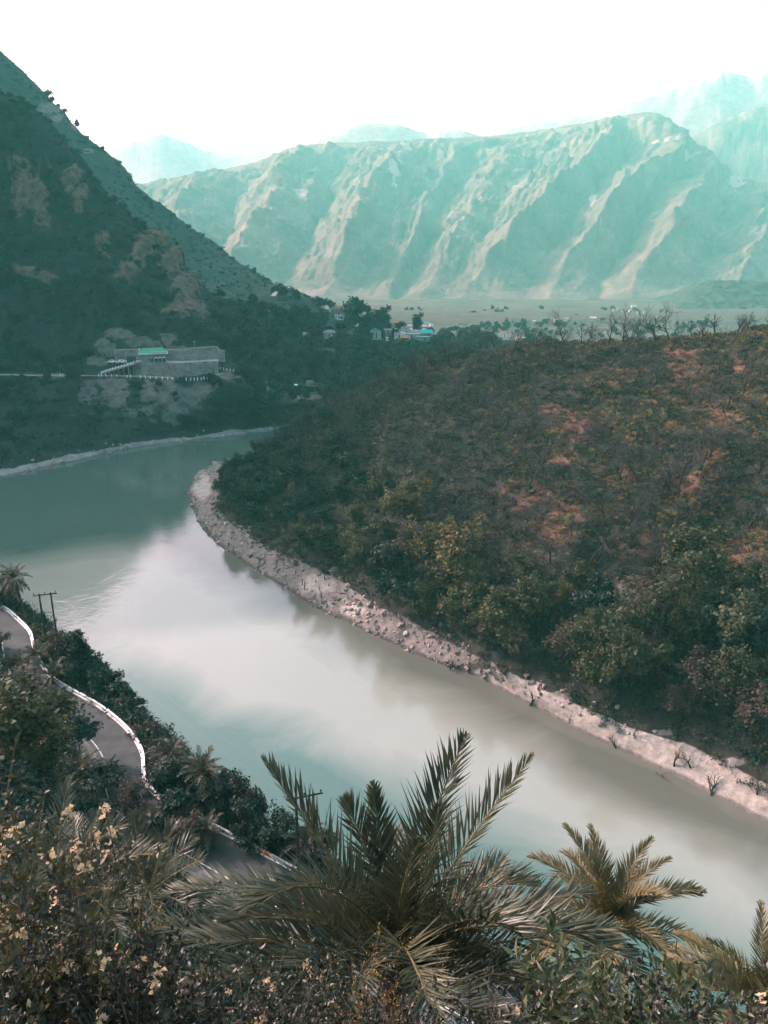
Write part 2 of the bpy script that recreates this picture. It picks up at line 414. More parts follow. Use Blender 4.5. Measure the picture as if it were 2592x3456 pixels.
# ---- left land: far bank, road shelf, plaza shelf, cliff spur, forest slope, village spur
def offcol(bx, by, n, prof):
    n = np.array([*n, 0.0]); n /= np.linalg.norm(n)
    return [np.array([bx, by, 0]) + n * d + np.array([0, 0, z]) for d, z in prof]
prof_off = [(-18, -5), (0, 0), (9, 2.5), (60, 22), (72, 25), (84, 33), (98, 46), (170, 118), (250, 205), (330, 200)]
cols = [offcol(-640, -420, (-0.95, 0.3), prof_off), offcol(-520, -150, (-0.88, 0.46), prof_off),
        offcol(-410, 45, (-0.80, 0.60), prof_off), offcol(-275, 188, (-0.74, 0.67), prof_off)]
# px: bank py | bank top py | road front py,z | road back dz | plaza back(py,Y) | above(py,Y) | mid(py,Y) | ridge(py,Y) | behind dy,dz
LC = [  # px, bank, banktop, road(px,py,z), shelf(px,py,Y), above, mid, ridge
    (0, 1610, 1572, (0, 1272, 25), (0, 1235, 424), (0, 1130, 445), (0, 760, 505), (0, 330, 560)),
    (150, 1580, 1545, (140, 1276, 25), (140, 1240, 424), (130, 1130, 444), (100, 760, 505), (120, 395, 560)),
    (300, 1546, 1515, (265, 1280, 25), (300, 1230, 416), (285, 1130, 440), (220, 820, 500), (230, 520, 556)),
    (450, 1512, 1488, (400, 1278, 25.5), (415, 1229, 413), (420, 1150, 428), (390, 880, 490), (340, 655, 552)),
    (600, 1494, 1468, (560, 1281, 25.5), (560, 1229, 413), (560, 1150, 428), (520, 950, 485), (440, 760, 545)),
    (720, 1480, 1455, (700, 1268, 26), (680, 1229, 413), (680, 1150, 430), (640, 1020, 480), (570, 890, 540)),
    (830, 1467, 1442, (800, 1300, 24), (800, 1240, 425), (790, 1170, 450), (760, 1100, 490), (680, 985, 535)),
    (930, 1455, 1432, (900, 1360, 14), (900, 1290, 440), (900, 1200, 480), (880, 1120, 520), (850, 1040, 560)),
    (1050, 1438, 1416, (1030, 1360, 13), (1030, 1300, 450), (1030, 1220, 500), (1030, 1150, 560), (1030, 1085, 630)),
    (1180, 1418, 1400, (1170, 1350, 12), (1170, 1290, 470), (1170, 1220, 530), (1170, 1165, 610), (1170, 1105, 690)),
    (1320, 1395, 1380, (1320, 1335, 11), (1320, 1280, 490), (1320, 1220, 560), (1330, 1165, 640), (1330, 1115, 705)),
    (1480, 1370, 1356, (1480, 1318, 10), (1480, 1270, 510), (1480, 1220, 580), (1480, 1175, 650), (1480, 1135, 715)),
    (1660, 1345, 1332, (1660, 1300, 9), (1660, 1262, 520), (1660, 1220, 600), (1660, 1180, 660), (1660, 1150, 725)),
    (1850, 1325, 1314, (1850, 1285, 8), (1850, 1255, 540), (1850, 1220, 610), (1850, 1190, 680), (1850, 1165, 745)),
    (2150, 1310, 1300, (2150, 1275, 7), (2150, 1250, 560), (2150, 1222, 630), (2150, 1195, 700), (2150, 1178, 765))]
for c in LC:
    px = c[0]; B = PZ(px, c[1], 0.0); T = PZ(px, c[2], 2.6); rd = PZ(*c[3])
    rb = rd + np.array([0.25, 1, 0]) / 1.03 * 7 + np.array([0, 0, 0.2])
    sh, ab, md, rg = (PY(*q) for q in c[4:8])
    cols.append([B + np.array([8, -14, -5]), B, T, rd, rb, sh, ab, md, rg, rg + np.array([-10, 60, -12])])
G = loft(cols, 560, 300, vs=np.array([0, .4, .7, 1.7, 1.95, 2.3, 2.7, 4.0, 5.3, 6.0]))
N = grid_normals(G); P0 = G.copy()
RX, RY = proj(G.reshape(-1, 3)); RX = RX.reshape(G.shape[:2]); RY = RY.reshape(G.shape[:2])
vv = np.broadcast_to(np.linspace(0, 6, 300)[None], G.shape[:2])
calm = np.maximum(sstep(0.35, 0.12, np.abs(vv - 1.95)), ((RX > 330) & (RX < 760) & (vv > 1.6) & (vv < 2.45)) * 1.0)
land = sstep(1, 7, G[..., 2]) * (1 - 0.96 * calm)
high = sstep(40, 90, G[..., 2])
wob = fbm(G, 45, 3) * 3.2 + fbm(G, 14, 4) * 1.5 + fbm(G, 5, 3) * 0.5
clf = ridged(G * np.array([1, 1, 0.35]), 26, 4) * 3.0 + ridged(G * np.array([1, 1, 0.5]), 9, 3) * 1.3
rockm = spots(RX, RY, [(105, 650, 75, 110), (60, 570, 60, 40), (150, 740, 40, 60), (245, 620, 38, 60), (275, 690, 30, 60), (470, 880, 40, 80), (510, 830, 50, 50), (560, 900, 50, 60),
    (620, 980, 60, 70), (650, 1050, 60, 40), (90, 925, 60, 30), (165, 945, 40, 20), (30, 930, 40, 20), (350, 840, 40, 45), (600, 1040, 70, 30), (430, 940, 40, 50)])
G = G + N * (wob * land + clf * high * (0.45 + 1.6 * rockm))[..., None]
G[..., 2] += (1 - sstep(0.5, 4, P0[..., 2])) * (fbm(P0, 16, 3) * 0.9 + fbm(P0, 5, 4) * 0.8) * sstep(-0.5, 1.2, P0[..., 2])
soilm = spots(RX, RY, [(400, 1340, 80, 60), (380, 1310, 50, 40), (500, 1350, 60, 70), (600, 1380, 60, 50), (560, 1330, 90, 50), (650, 1340, 60, 60), (690, 1310, 60, 40), (300, 1320, 40, 30),
    (410, 1140, 60, 25), (470, 1160, 70, 22), (560, 1150, 40, 30), (360, 1180, 40, 30), (600, 1180, 60, 15), (330, 1225, 40, 20), (880, 1300, 30, 30), (1040, 1340, 60, 14), (600, 1410, 60, 14), (200, 1268, 120, 9), (760, 1265, 60, 20)])
beach = sstep(2.3, 1.3, P0[..., 2])
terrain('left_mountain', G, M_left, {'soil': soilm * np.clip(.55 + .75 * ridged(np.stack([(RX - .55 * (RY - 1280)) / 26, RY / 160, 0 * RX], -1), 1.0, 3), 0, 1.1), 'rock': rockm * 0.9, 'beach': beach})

# ---- rear slope behind the cliff spur, up to the skyline
SK = [(-330, -110, 800), (-150, 35, 785), (0, 175, 770), (150, 310, 760), (300, 470, 750), (420, 575, 740), (480, 645, 735), (600, 730, 730), (750, 838, 720), (870, 925, 712), (980, 975, 706), (1080, 1030, 704), (1200, 1085, 708)]
cols = []
for x, y, z in ((-760, -150, 230), (-700, 100, 245), (-650, 280, 262), (-610, 420, 322), (-570, 540, 385), (-510, 640, 430)):   # the unseen ridge goes on, raised so its shadow reaches the right hill
    C = np.array([x, y, z]); base = C + np.array([190, -150, 60 - z])
    cols.append([base + (C - base) * q + np.array([0, 0, b * z / 200]) for q, b in ((0, 0), (0.3, -8), (0.6, -10), (0.85, -4))] + [C, C + np.array([-50, 40, -20]), C + np.array([-220, 180, -200])])
for px, py, Y in SK:
    Y = Y * (1 + .32 * float(sstep(1150, 700, px))); C = PY(px, py, Y); f = sstep(-300, 1000, px)
    base = PY(px * 0.98 - 20 * (1 - f), 1180, 470 if px < 500 else 520)
    w = [base + (C - base) * q + np.array([0, 0, b * (C[2] / 200)]) for q, b in ((0, 0), (0.3, -14), (0.6, -20), (0.85, -8))]
    cols.append(w + [C, C + np.array([-20, 60, -25]), C + np.array([-40, 260, -max(60, C[2] - 10)])])
G = loft(cols, 320, 150)
N = grid_normals(G)
G = G + N * (fbm(G, 70, 4) * 5 + fbm(G, 15, 4) * 1.6)[..., None]
RX, RY = proj(G.reshape(-1, 3)); RX = RX.reshape(G.shape[:2]); RY = RY.reshape(G.shape[:2])
terrain('rear_mountain', G, M_rear, {'rock': spots(RX, RY, [(170, 365, 40, 25), (250, 430, 25, 12), (190, 400, 30, 14), (300, 510, 25, 10)])})

# ---- valley floor beyond the village
xs = np.linspace(-700, 1600, 160); ys = np.linspace(700, 1750, 110)
X, Y = np.meshgrid(xs, ys, indexing='ij')
Z = 2.5 + (Y - 700) * 0.008 + fbm(np.stack([X, Y, 0 * X], -1), 120, 4) * 2.0
PX, PYY = proj(np.stack([X, Y, Z], -1).reshape(-1, 3)); PX = PX.reshape(X.shape); PYY = PYY.reshape(X.shape)
bar = spots(PX, PYY, [(1500, 1076, 110, 3.5), (1640, 1082, 120, 4), (1760, 1088, 150, 4), (1400, 1074, 60, 3), (1900, 1096, 160, 3)])
terrain('valley_floor', np.stack([X, Y, Z], -1), M_flat, {'beach': bar})

# ---- far mountain with its spurs
FC = [(-500, 700, 2400), (100, 660, 2400), (380, 640, 2420), (580, 612, 2440), (850, 560, 2460), (1000, 505, 2480), (1150, 490, 2500), (1400, 480, 2500), (1600, 470, 2500), (1800, 450, 2500),
      (2000, 418, 2480), (2120, 395, 2450), (2200, 386, 2430), (2260, 420, 2400), (2350, 500, 2350), (2450, 590, 2300), (2600, 650, 2250), (2900, 720, 2200), (3500, 640, 2200)]
cols = []; us = []
for px, py, Y in FC:
    Y = Y * 1.5; C = PY(px, py, Y); bx = px - 60
    b0 = PY(bx, 1092, 1000); b0[2] = 1.0
    b1 = PZ(bx, 1062, 14); b2 = PY(bx, 1018, 1950)
    w = [b0, b1, b2] + [b2 + (C - b2) * q + np.array([0, 0, d]) for q, d in ((0.25, -22), (0.5, -22), (0.72, -4), (0.9, 12))]
    cols.append(w + [C, C + np.array([0, 120, -30]), C + np.array([0, 900, -300])]); us.append(px)
vsF = np.array([0, .6, 1.1, 2.0, 3.0, 3.9, 4.6, 5.0, 5.3, 6])
G = loft(cols, 760, 260, us=np.array(us, float), vs=vsF)
N = grid_normals(G)
RX, RY = proj(G.reshape(-1, 3)); RX = RX.reshape(G.shape[:2]); RY = RY.reshape(G.shape[:2])
# spur crests (+1) and gullies (-1): px at the top (py 480) and px at the foot (py 1030)
SP = [(300, 120, 1), (560, 330, -1), (760, 520, 1), (900, 640, -1), (1075, 745, 1), (1190, 940, -1), (1375, 1090, 1), (1530, 1240, -.3), (1560, 1300, .2), (1600, 1330, -1.1), (1740, 1420, .1), (1830, 1500, -.5), (2080, 1560, 1.0), (2105, 1760, -1), (2210, 1800, -.2),
      (2290, 1830, .9), (2330, 2000, -1.2), (2420, 2110, 1.0), (2500, 2330, -.6), (2640, 2470, .8), (2760, 2600, -1), (3000, 2800, 1), (3300, 3100, -1), (3700, 3500, 1)]
tt = np.clip((RY - 480) / 550, 0, 1.0)
wv = np.zeros_like(RX); sp = np.array(SP)
jit = fbm(G, 420, 4) * 34
for j in range(G.shape[1]):
    t_ = tt[:, j]
    pos = sp[:, 0][None] * (1 - t_)[:, None] + sp[:, 1][None] * t_[:, None]
    x = RX[:, j] + jit[:, j]
    k = np.clip((pos < x[:, None]).sum(1) - 1, 0, len(SP) - 2); ii = np.arange(len(x))
    s = np.clip((x - pos[ii, k]) / (pos[ii, k + 1] - pos[ii, k]), 0, 1)
    wv[:, j] = sp[k, 2] * (1 - s) + sp[k + 1, 2] * s
vF = np.broadcast_to(np.linspace(0, 6, 260)[None], G.shape[:2])
env = sstep(0.75, 2.4, vF) * sstep(4.9, 3.6, vF)
H = (wv * 0.7 + np.sign(wv) * np.abs(wv) ** 2 * .3) * (70 + 26 * fbm(G, 700, 2)) * env + (ridged(G * np.array([1, 1, .3]), 210, 4) * 20 + ridged(G * np.array([1, 1, .4]), 75, 3) * 8 + fbm(G, 80, 4) * 8 + fbm(G, 30, 3) * 5) * (0.06 + 0.94 * sstep(0.9, 2.0, vF)) * np.where(vF > 4.6, 0.35, 1)
aa = (RX + 275 * tt + fbm(G, 300, 3) * 30) * 1.0
def gully(w_, st): return ridged(np.stack([aa / w_, tt * st, 0 * aa], -1), 1.0, 2, .5)
H = H + (gully(80, 1.6) * 9 + gully(33, 3.0) * 6.5 + gully(12, 6.0) * 4.5) * sstep(1.0, 2.2, vF) * sstep(5.0, 4.2, vF)
Nf = N * np.array([1, 1, 0.75]); G = G + Nf * H[..., None]
rk = spots(RX, RY, [(1370, 545, 26, 22), (1345, 590, 18, 30), (1330, 640, 18, 40), (2310, 540, 40, 12), (2230, 500, 40, 10), (2000, 690, 16, 30), (1020, 690, 20, 20), (2480, 620, 30, 30)])
terrain('far_mountain', G, M_far, {'rock': rk, 'beach': sstep(1.5, .8, vF) * (vF < 2)})

def ridge(name, pts, depth, m, base_py=1060, amp=14, nu=220, nv=50, sc=180):
    cols = []
    for px, py, Y in pts:
        C = PY(px, py, Y); b = PY(px, base_py, Y - depth); b[2] = 5
        cols.append([b, b + (C - b) * 0.35 + np.array([0, 0, -0.04 * C[2]]), b + (C - b) * 0.7, C, C + np.array([0, depth * .25, -0.12 * C[2]]), C + np.array([0, depth * .6, -0.6 * C[2]])])
    G = loft(cols, nu, nv); N = grid_normals(G)
    G = G + N * (ridged(G * np.array([1, 1, .4]), sc, 4) * amp + fbm(G, sc / 4, 4) * amp * .4)[..., None]
    terrain(name, G, m, {'rock': np.zeros(G.shape[:2])})
ridge('right_shoulder_mountain', [(x_, y_, q_ * 1.5) for x_, y_, q_ in [(2000, 620, 2750), (2180, 540, 2760), (2300, 490, 2800), (2420, 430, 2820), (2520, 390, 2840), (2592, 362, 2850), (2800, 320, 2850), (3400, 380, 2850)]], 1000, M_far)
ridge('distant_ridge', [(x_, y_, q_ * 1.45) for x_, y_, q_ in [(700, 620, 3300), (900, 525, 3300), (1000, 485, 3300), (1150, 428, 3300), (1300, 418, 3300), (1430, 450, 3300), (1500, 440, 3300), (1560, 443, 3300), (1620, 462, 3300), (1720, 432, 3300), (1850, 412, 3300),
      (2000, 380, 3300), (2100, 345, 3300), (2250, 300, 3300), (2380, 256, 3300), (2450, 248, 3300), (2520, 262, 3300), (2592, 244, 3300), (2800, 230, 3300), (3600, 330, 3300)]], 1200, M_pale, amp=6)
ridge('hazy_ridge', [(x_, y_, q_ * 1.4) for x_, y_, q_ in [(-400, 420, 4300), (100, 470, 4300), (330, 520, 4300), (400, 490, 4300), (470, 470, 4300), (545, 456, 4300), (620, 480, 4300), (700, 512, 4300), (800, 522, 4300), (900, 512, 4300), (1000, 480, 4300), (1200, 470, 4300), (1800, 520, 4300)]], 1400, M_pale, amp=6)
ridge('valley_mound', [(x_, y_, q_ * 1.75) for x_, y_, q_ in [(2180, 1120, 900), (2250, 1080, 905), (2290, 1022, 910), (2350, 975, 915), (2420, 957, 920), (2520, 955, 920), (2600, 962, 920), (2760, 1000, 915), (3000, 1100, 900)]], 260, M_rear, base_py=1115, amp=4.5, sc=60, nu=160, nv=90)

# ---- near slope: from the viewpoint down over the road shelf to the hidden near bank
KERB = [(-1500, 1890), (-700, 1905), (-250, 1960), (18, 2058), (60, 2094), (102, 2139), (113, 2187), (148, 2260), (184, 2300), (250, 2340), (329, 2384), (431, 2468), (470, 2523), (483, 2555), (482, 2610), (494, 2655), (560, 2712), (743, 2808), (909, 2897), (1012, 2953), (1300, 3115), (1700, 3330), (2200, 3600), (3200, 4100)]
ROADZ = 22.0
kw = np.array([PZ(x, y, ROADZ) for x, y in KERB])
_s = np.concatenate([[0], np.cumsum(np.linalg.norm(np.diff(kw, axis=0), axis=1))])
kerb = hermite(_s, kw, np.arange(0, _s[-1], 1.0))
for _ in range(3): kerb[1:-1] = (kerb[:-2] + 2 * kerb[1:-1] + kerb[2:]) / 4
tang = np.gradient(kerb, axis=0); tang /= np.linalg.norm(tang, axis=1)[:, None]
knrm = np.stack([tang[:, 1], -tang[:, 0], 0 * tang[:, 0]], 1)      # to the right of travel ...
knrm *= np.sign((knrm * (kerb - CAMP)).sum(1).mean())              # ... turned to point away from the viewpoint (outwards, to the river)
cols = []; pick = np.arange(0, len(kerb), 3)
for i in pick:
    K = kerb[i]; n = knrm[i]; h = K - CAMP; h[2] = 0; rr = np.linalg.norm(h); h /= rr
    def at(r, z): return np.array([h[0] * r, h[1] * r, z])
    inner = K - n * 7.2
    hi = inner - CAMP; hi[2] = 0; ri = np.linalg.norm(hi); hi /= ri
    def ati(r, z): return np.array([hi[0] * r, hi[1] * r, z])
    sx = h[0]
    e = 1.0 + 1.6 * max(0, sx - 0.1)
    cols.append([ati(-7, 79.0), ati(0.7, 78.2), ati(2.2, 75.2), ati(5.5, 69.6), ati(15, 56.5), ati(15 + (ri - 15) * .45, 22.5 + 34 * .44), ati(ri - 5, 25.0), inner + np.array([0, 0, -0.15]), K + n * 1.2 + np.array([0, 0, -0.15]),
                 K + n * 4.5 + np.array([0, 0, -4.2]), K + n * 10 + np.array([0, 0, -13.0]), K + n * 18 + np.array([0, 0, -27.0])])
G = loft(cols, len(cols) * 2, 170, vs=np.array([0, .5, .9, 1.4, 2.3, 3.4, 4.4, 4.7, 5.1, 5.5, 6.0, 6.6]))
N = grid_normals(G); vN = np.broadcast_to(np.linspace(0, 6.6, 170)[None], G.shape[:2])
amp = sstep(4.35, 3.8, vN) * sstep(1.0, 2.2, vN) + sstep(5.2, 5.6, vN)
G = G + N * ((fbm(G, 9, 4) * 0.9) * amp)[..., None]
terrain('near_slope', G, M_near)
# ================================================================ PLANT AND ROCK SHAPES
def unit(v): return v / (np.linalg.norm(v) + 1e-9)
def leaf_quads(P, size, rg, up=0.4, aspect=0.6, out=None):
    """one small bent leaf spray (two triangles folded along the middle) per point"""
    n = len(P); d = rg.normal(size=(n, 3)); d[:, 2] = np.abs(d[:, 2]) * (0.4 + up) + up * .3
    if out is not None: d = d + out * 0.8
    d /= np.linalg.norm(d, axis=1)[:, None]
    a = np.cross(d, rg.normal(size=(n, 3))); a /= np.linalg.norm(a, axis=1)[:, None] + 1e-9
    b = np.cross(d, a); s = (size * (0.6 + 0.8 * rg.random(n)))[:, None]
    v = np.stack([P - a * s * .5, P - b * s * aspect * .5 + d * s * .12, P + a * s * .5, P + b * s * aspect * .5 + d * s * .12], 1).reshape(-1, 3)
    return v, np.arange(4 * n).reshape(n, 4)
def grow(rg, h, r, lv, nb, ln, spread, wander=0.25, up=0.15, first=0.35, lean=(0, 0), curl=0.0):
    """branching skeleton: list of (points, radii, level) and the tip list"""
    segs = []; tips = []
    def br(p, d, L, rad, level):
        k = 5 if level == 0 else (4 if level < 3 else 3)
        pts = [p]; dd = d
        for i in range(k - 1):
            dd = unit(dd + rg.normal(size=3) * wander * (0.7 if level == 0 else 1) + np.array([0, 0, up]))
            pts.append(pts[-1] + dd * L / (k - 1))
        rads = [rad * (1 - 0.62 * i / (k - 1)) for i in range(k)]
        segs.append((pts, rads, level))
        if level >= lv: tips.append((pts[-1], dd)); tips.append((pts[-2], dd)); return
        c = nb[level]
        for j in range(c):
            f = first + (1 - first) * (j + rg.random() * .6) / c if level == 0 else 0.25 + 0.75 * (j + rg.random() * .7) / c
            f = min(f, 0.99); i = min(int(f * (k - 1)), k - 2); s = f * (k - 1) - i
            q = pts[i] * (1 - s) + pts[i + 1] * s
            ax = rg.normal(size=3); dl = unit(pts[i + 1] - pts[i]); ax = unit(ax - dl * ax.dot(dl))
            sp = spread[level] * (0.7 + 0.6 * rg.random())
            br(q, unit(dl * math.cos(sp) + ax * math.sin(sp)), L * ln[level] * (0.7 + 0.5 * rg.random()), rads[i] * 0.66, level + 1)
    br(np.zeros(3), unit(np.array([lean[0], lean[1], 1.0])), h, r, 0)
    return segs, tips
def wood_mesh(name, segs, m, sides=(6, 5, 4, 3, 3, 3)):
    b = MB()
    for pts, rads, lvl in segs: b.tube(pts, rads, sides[min(lvl, 5)], cap=lvl == 0)
    return b.me(name, m, True)
# ---- colours of plants
BARK = var_mat('dark_bark', (0.010, 0.010, 0.010), (0.030, 0.027, 0.025), 3.0)
TWIG = var_mat('grey_twigs', (0.040, 0.043, 0.040), (0.085, 0.084, 0.076), 0.5, obj_rand=0.35)
PALEWOOD = var_mat('bleached_wood', (0.050, 0.042, 0.038), (0.15, 0.125, 0.11), 2.0)
L_OLIVE = leaf_mat('olive_leaves', [(0.022, 0.033, 0.016), (0.052, 0.062, 0.027), (0.105, 0.098, 0.038)], 0.35)
L_DARK = leaf_mat('dark_leaves', [(0.007, 0.022, 0.018), (0.016, 0.040, 0.030), (0.034, 0.064, 0.040)], 0.35)
L_TEAL = leaf_mat('valley_leaves', [(0.003, 0.015, 0.012), (0.006, 0.028, 0.021), (0.022, 0.055, 0.041)], 0.75, nscale=0.15)
L_DRY = leaf_mat('dry_leaves', [(0.026, 0.032, 0.029), (0.052, 0.058, 0.051), (0.088, 0.090, 0.076)], 0.40)
L_YEL = leaf_mat('yellow_leaves', [(0.055, 0.052, 0.020), (0.105, 0.090, 0.034), (0.18, 0.14, 0.052)], 0.3)
L_RED = leaf_mat('rust_leaves', [(0.095, 0.045, 0.034), (0.17, 0.075, 0.055), (0.24, 0.115, 0.078)], 0.35)
L_BRN = leaf_mat('brown_leaves', [(0.040, 0.032, 0.026), (0.075, 0.058, 0.042), (0.12, 0.09, 0.06)], 0.35)
GRASS = leaf_mat('dry_grass', [(0.17, 0.125, 0.05), (0.28, 0.21, 0.085), (0.38, 0.29, 0.13)], 0.35)
# ---- bare trees
def bare_tree(seed, h=5.0, lean=(0, 0), fine=True):
    rg = np.random.default_rng(seed)
    segs, _ = grow(rg, h, 0.25, 4 if fine else 2, (4, 4, 4, 4), (0.85, 0.66, 0.58, 0.55), (0.75, 0.7, 0.65, 0.7), 0.26, 0.10, 0.40, lean)
    wood = [s for s in segs if s[2] < 3]; tw = [([p for p in s[0]], [0.030, 0.024, 0.016] if s[2] == 3 else [0.022, 0.018, 0.012], s[2]) for s in segs if s[2] >= 3]
    tw = [(p[:len(r)] if len(p) >= len(r) else p, r[:len(p)], l) for p, r, l in tw]
    return wood_mesh('trunk', wood, BARK, (6, 5, 4)), (wood_mesh('twigs', tw, TWIG) if tw else None)
BARE = [bare_tree(20 + i, lean=((i % 3 - 1) * .35, (i % 2) * .2)) for i in range(8)]
SNAG = [bare_tree(60 + i, 3.2, lean=((i % 3 - 1) * .5, 0.2), fine=False)[0] for i in range(5)]
# ---- leafy trees: trunk mesh + crown mesh
def leafy_tree(seed, leaf, h=4.2, nb=(5, 4, 4), ln=(0.85, 0.66, 0.55), spread=(0.85, 0.75, 0.8), per=26, size=0.52, blob=0.62, up=0.12, first=0.45, flat=0.75):
    rg = np.random.default_rng(seed)
    segs, tips = grow(rg, h, 0.24, 3, nb, ln, spread, 0.2, up, first, (rg.normal() * .1, rg.normal() * .1))
    T = np.array([t[0] for t in tips]); c = T.mean(0)
    P = np.repeat(T, per, 0); o = rg.normal(size=P.shape); o *= (rg.random(len(P)) ** .5 / np.linalg.norm(o, axis=1))[:, None] * blob * 1.6
    o[:, 2] *= flat; P = P + o; outd = P - c; outd /= np.linalg.norm(outd, axis=1)[:, None] + 1e-6
    v, f = leaf_quads(P, size, rg, 0.5, 0.65, outd)
    return wood_mesh('trunk', [s for s in segs if s[2] < 3], BARK), mesh('crown', v, f, False, (leaf,))
def mk(seed, leaf, **k): return leafy_tree(seed, leaf, **k)
OLIVE = [mk(100 + i, L_OLIVE, size=0.42, per=24, first=0.4) for i in range(5)] + [mk(110, L_OLIVE, h=5.5, first=0.7, spread=(1.05, 0.9, .8), flat=.45, up=0.05, size=.42)]
YELT = [mk(120 + i, L_YEL, per=18, h=5.0, spread=(.6, .6, .7), size=0.42) for i in range(2)]
DARKT = [mk(130 + i, L_DARK, per=26) for i in range(4)]
TEALT = [mk(140 + i, L_TEAL, per=13, size=0.85, blob=.75) for i in range(5)]
BROWNT = [mk(150 + i, L_BRN, per=15, size=.40) for i in range(3)]
# ---- conifer: whorls of drooping, upturned boughs
def conifer(seed, h=9.0):
    rg = np.random.default_rng(seed); b = MB(); b.tube([(0, 0, 0), (0.05, 0, h * .5), (0, 0.05, h)], [0.20, 0.12, 0.02], 6); P = []
    for z in np.linspace(0.16, 0.97, 17):
        n = 6 if z < .8 else 4; a0 = rg.random() * 6.28; L = (1 - z) ** 0.8 * 2.9 + 0.25
        for k in range(n):
            a = a0 + 6.283 * k / n + rg.normal() * .25; l = L * (0.55 + 0.7 * rg.random()); d = np.array([math.cos(a), math.sin(a), 0])
            tip = d * l + np.array([0, 0, z * h + l * .30]); st = np.array([0, 0, z * h]); md = (st + tip) / 2 - np.array([0, 0, .12])
            b.tube([st, md, tip], [0.05, 0.035, 0.012], 3, False)
            for q in np.linspace(.25, 1.05, int(6 + l * 9)):
                c = st * (1 - q) + tip * q; P += [c + rg.normal(size=3) * np.array([.14, .14, .11]) for _ in range(7)]
    v, f = leaf_quads(np.array(P), 0.30, rg, .6, .4); return b.me('trunk', BARK, True), mesh('crown', v, f, False, (L_DARK,))
CONIFER = conifer(5)
# ---- shrubs and grass for ground cover (unit size 1 m)
def shrub(seed, leaf, n=90, size=0.30, r=(1, 1, 0.75), stems=7, wood=BARK):
    rg = np.random.default_rng(seed); b = MB()
    lob = rg.normal(size=(6, 3)) * np.array([.5, .5, .25]) + np.array([0, 0, .5])
    P = lob[rg.integers(0, 6, n)] + rg.normal(size=(n, 3)) * .26; P *= np.array(r); P[:, 2] = np.abs(P[:, 2]) + .03
    v, f = leaf_quads(P, size, rg, .5, .65)
    for k in range(stems):
        e = P[rg.integers(0, n)]; b.tube([(0, 0, -.1), e * .5 + rg.normal(size=3) * .06, e], [.035, .025, .012], 3, False)
    sv = np.array(b.v); sf = np.array(b.f)
    return mesh('shrub', np.concatenate([v, sv]), np.concatenate([f, sf + len(v)]), False, (leaf, wood), [0] * len(f) + [1] * len(sf))
def tuft(seed, m, n=34, h=0.7):
    rg = np.random.default_rng(seed); V = []; F = []
    for k in range(n):
        a = rg.random() * 6.283; p = rg.normal(size=3) * np.array([.16, .16, 0]); l = h * (.5 + .7 * rg.random()); d = np.array([math.cos(a) * .55, math.sin(a) * .55, 1]); s = np.array([-math.sin(a), math.cos(a), 0]) * .035
        o = len(V); V += [p - s, p + s, p + d * l * .6 + s * .7, p + d * l * .6 - s * .7, p + d * l + np.array([math.cos(a), math.sin(a), -.5]) * l * .25]
        F += [(o, o + 1, o + 2, o + 3), (o + 3, o + 2, o + 4)]
    return mesh('tuft', V, F, False, (m,))
S_DRY = [shrub(200 + i, L_DRY, 70, .26, stems=16, wood=TWIG) for i in range(3)]
S_RED = [shrub(210 + i, L_RED, 80, .26) for i in range(2)]
S_OLV = [shrub(220 + i, L_OLIVE, 100, .26) for i in range(3)]
S_DRK = [shrub(230 + i, L_DARK, 110, .30) for i in range(3)]
S_TEAL = [shrub(240 + i, L_TEAL, 80, .42) for i in range(4)]
S_BRN = [shrub(250 + i, L_BRN, 90, .28) for i in range(2)]
S_YEL = [shrub(260, L_YEL, 90, .26)]
S_FINE = [shrub(280 + i, l_, 420, .11, stems=10) for i, l_ in enumerate((L_DARK, L_BRN, L_OLIVE, L_DARK))]
S_EDGE = [shrub(290 + i, l_, 700, .075, stems=10) for i, l_ in enumerate((L_DARK, L_BRN, L_DARK))]
TUFT = [tuft(270 + i, GRASS) for i in range(3)]
# ---- rocks
def rock_mesh(seed, m, sub=2, flat=.7, rough=.28):
    rg = np.random.default_rng(seed); bm = bmesh.new(); bmesh.ops.create_icosphere(bm, subdivisions=sub, radius=1)
    pl = rg.normal(size=(9, 3)); pl /= np.linalg.norm(pl, axis=1)[:, None]; dd = 0.38 + .38 * rg.random(9)
    for v in bm.verts:
        p = np.array(v.co)
        for n, d in zip(pl, dd):
            e = p.dot(n) - d
            if e > 0: p = p - n * e * 1.0
        p = p * (1 + fbm(p[None] + seed, .9, 2)[0] * rough * .6); v.co = Vector(p * np.array([1, .8 + .3 * rg.random() * .1, flat]))
    me = bpy.data.meshes.new('rock'); bm.to_mesh(me); bm.free(); me.materials.append(m); return me
M_rockp = var_mat('pink_grey_rock', (0.13, 0.108, 0.098), (0.36, 0.30, 0.27), 1.2, obj_rand=.45, bump=.5, bscale=6, bdist=.05)
M_rockg = var_mat('grey_rock', (0.10, 0.10, 0.095), (0.32, 0.31, 0.295), 0.8, obj_rand=.45, bump=.5, bscale=4, bdist=.08)
ROCKP = [rock_mesh(i, M_rockp) for i in range(6)]
ROCKG = [rock_mesh(10 + i, M_rockg) for i in range(6)]
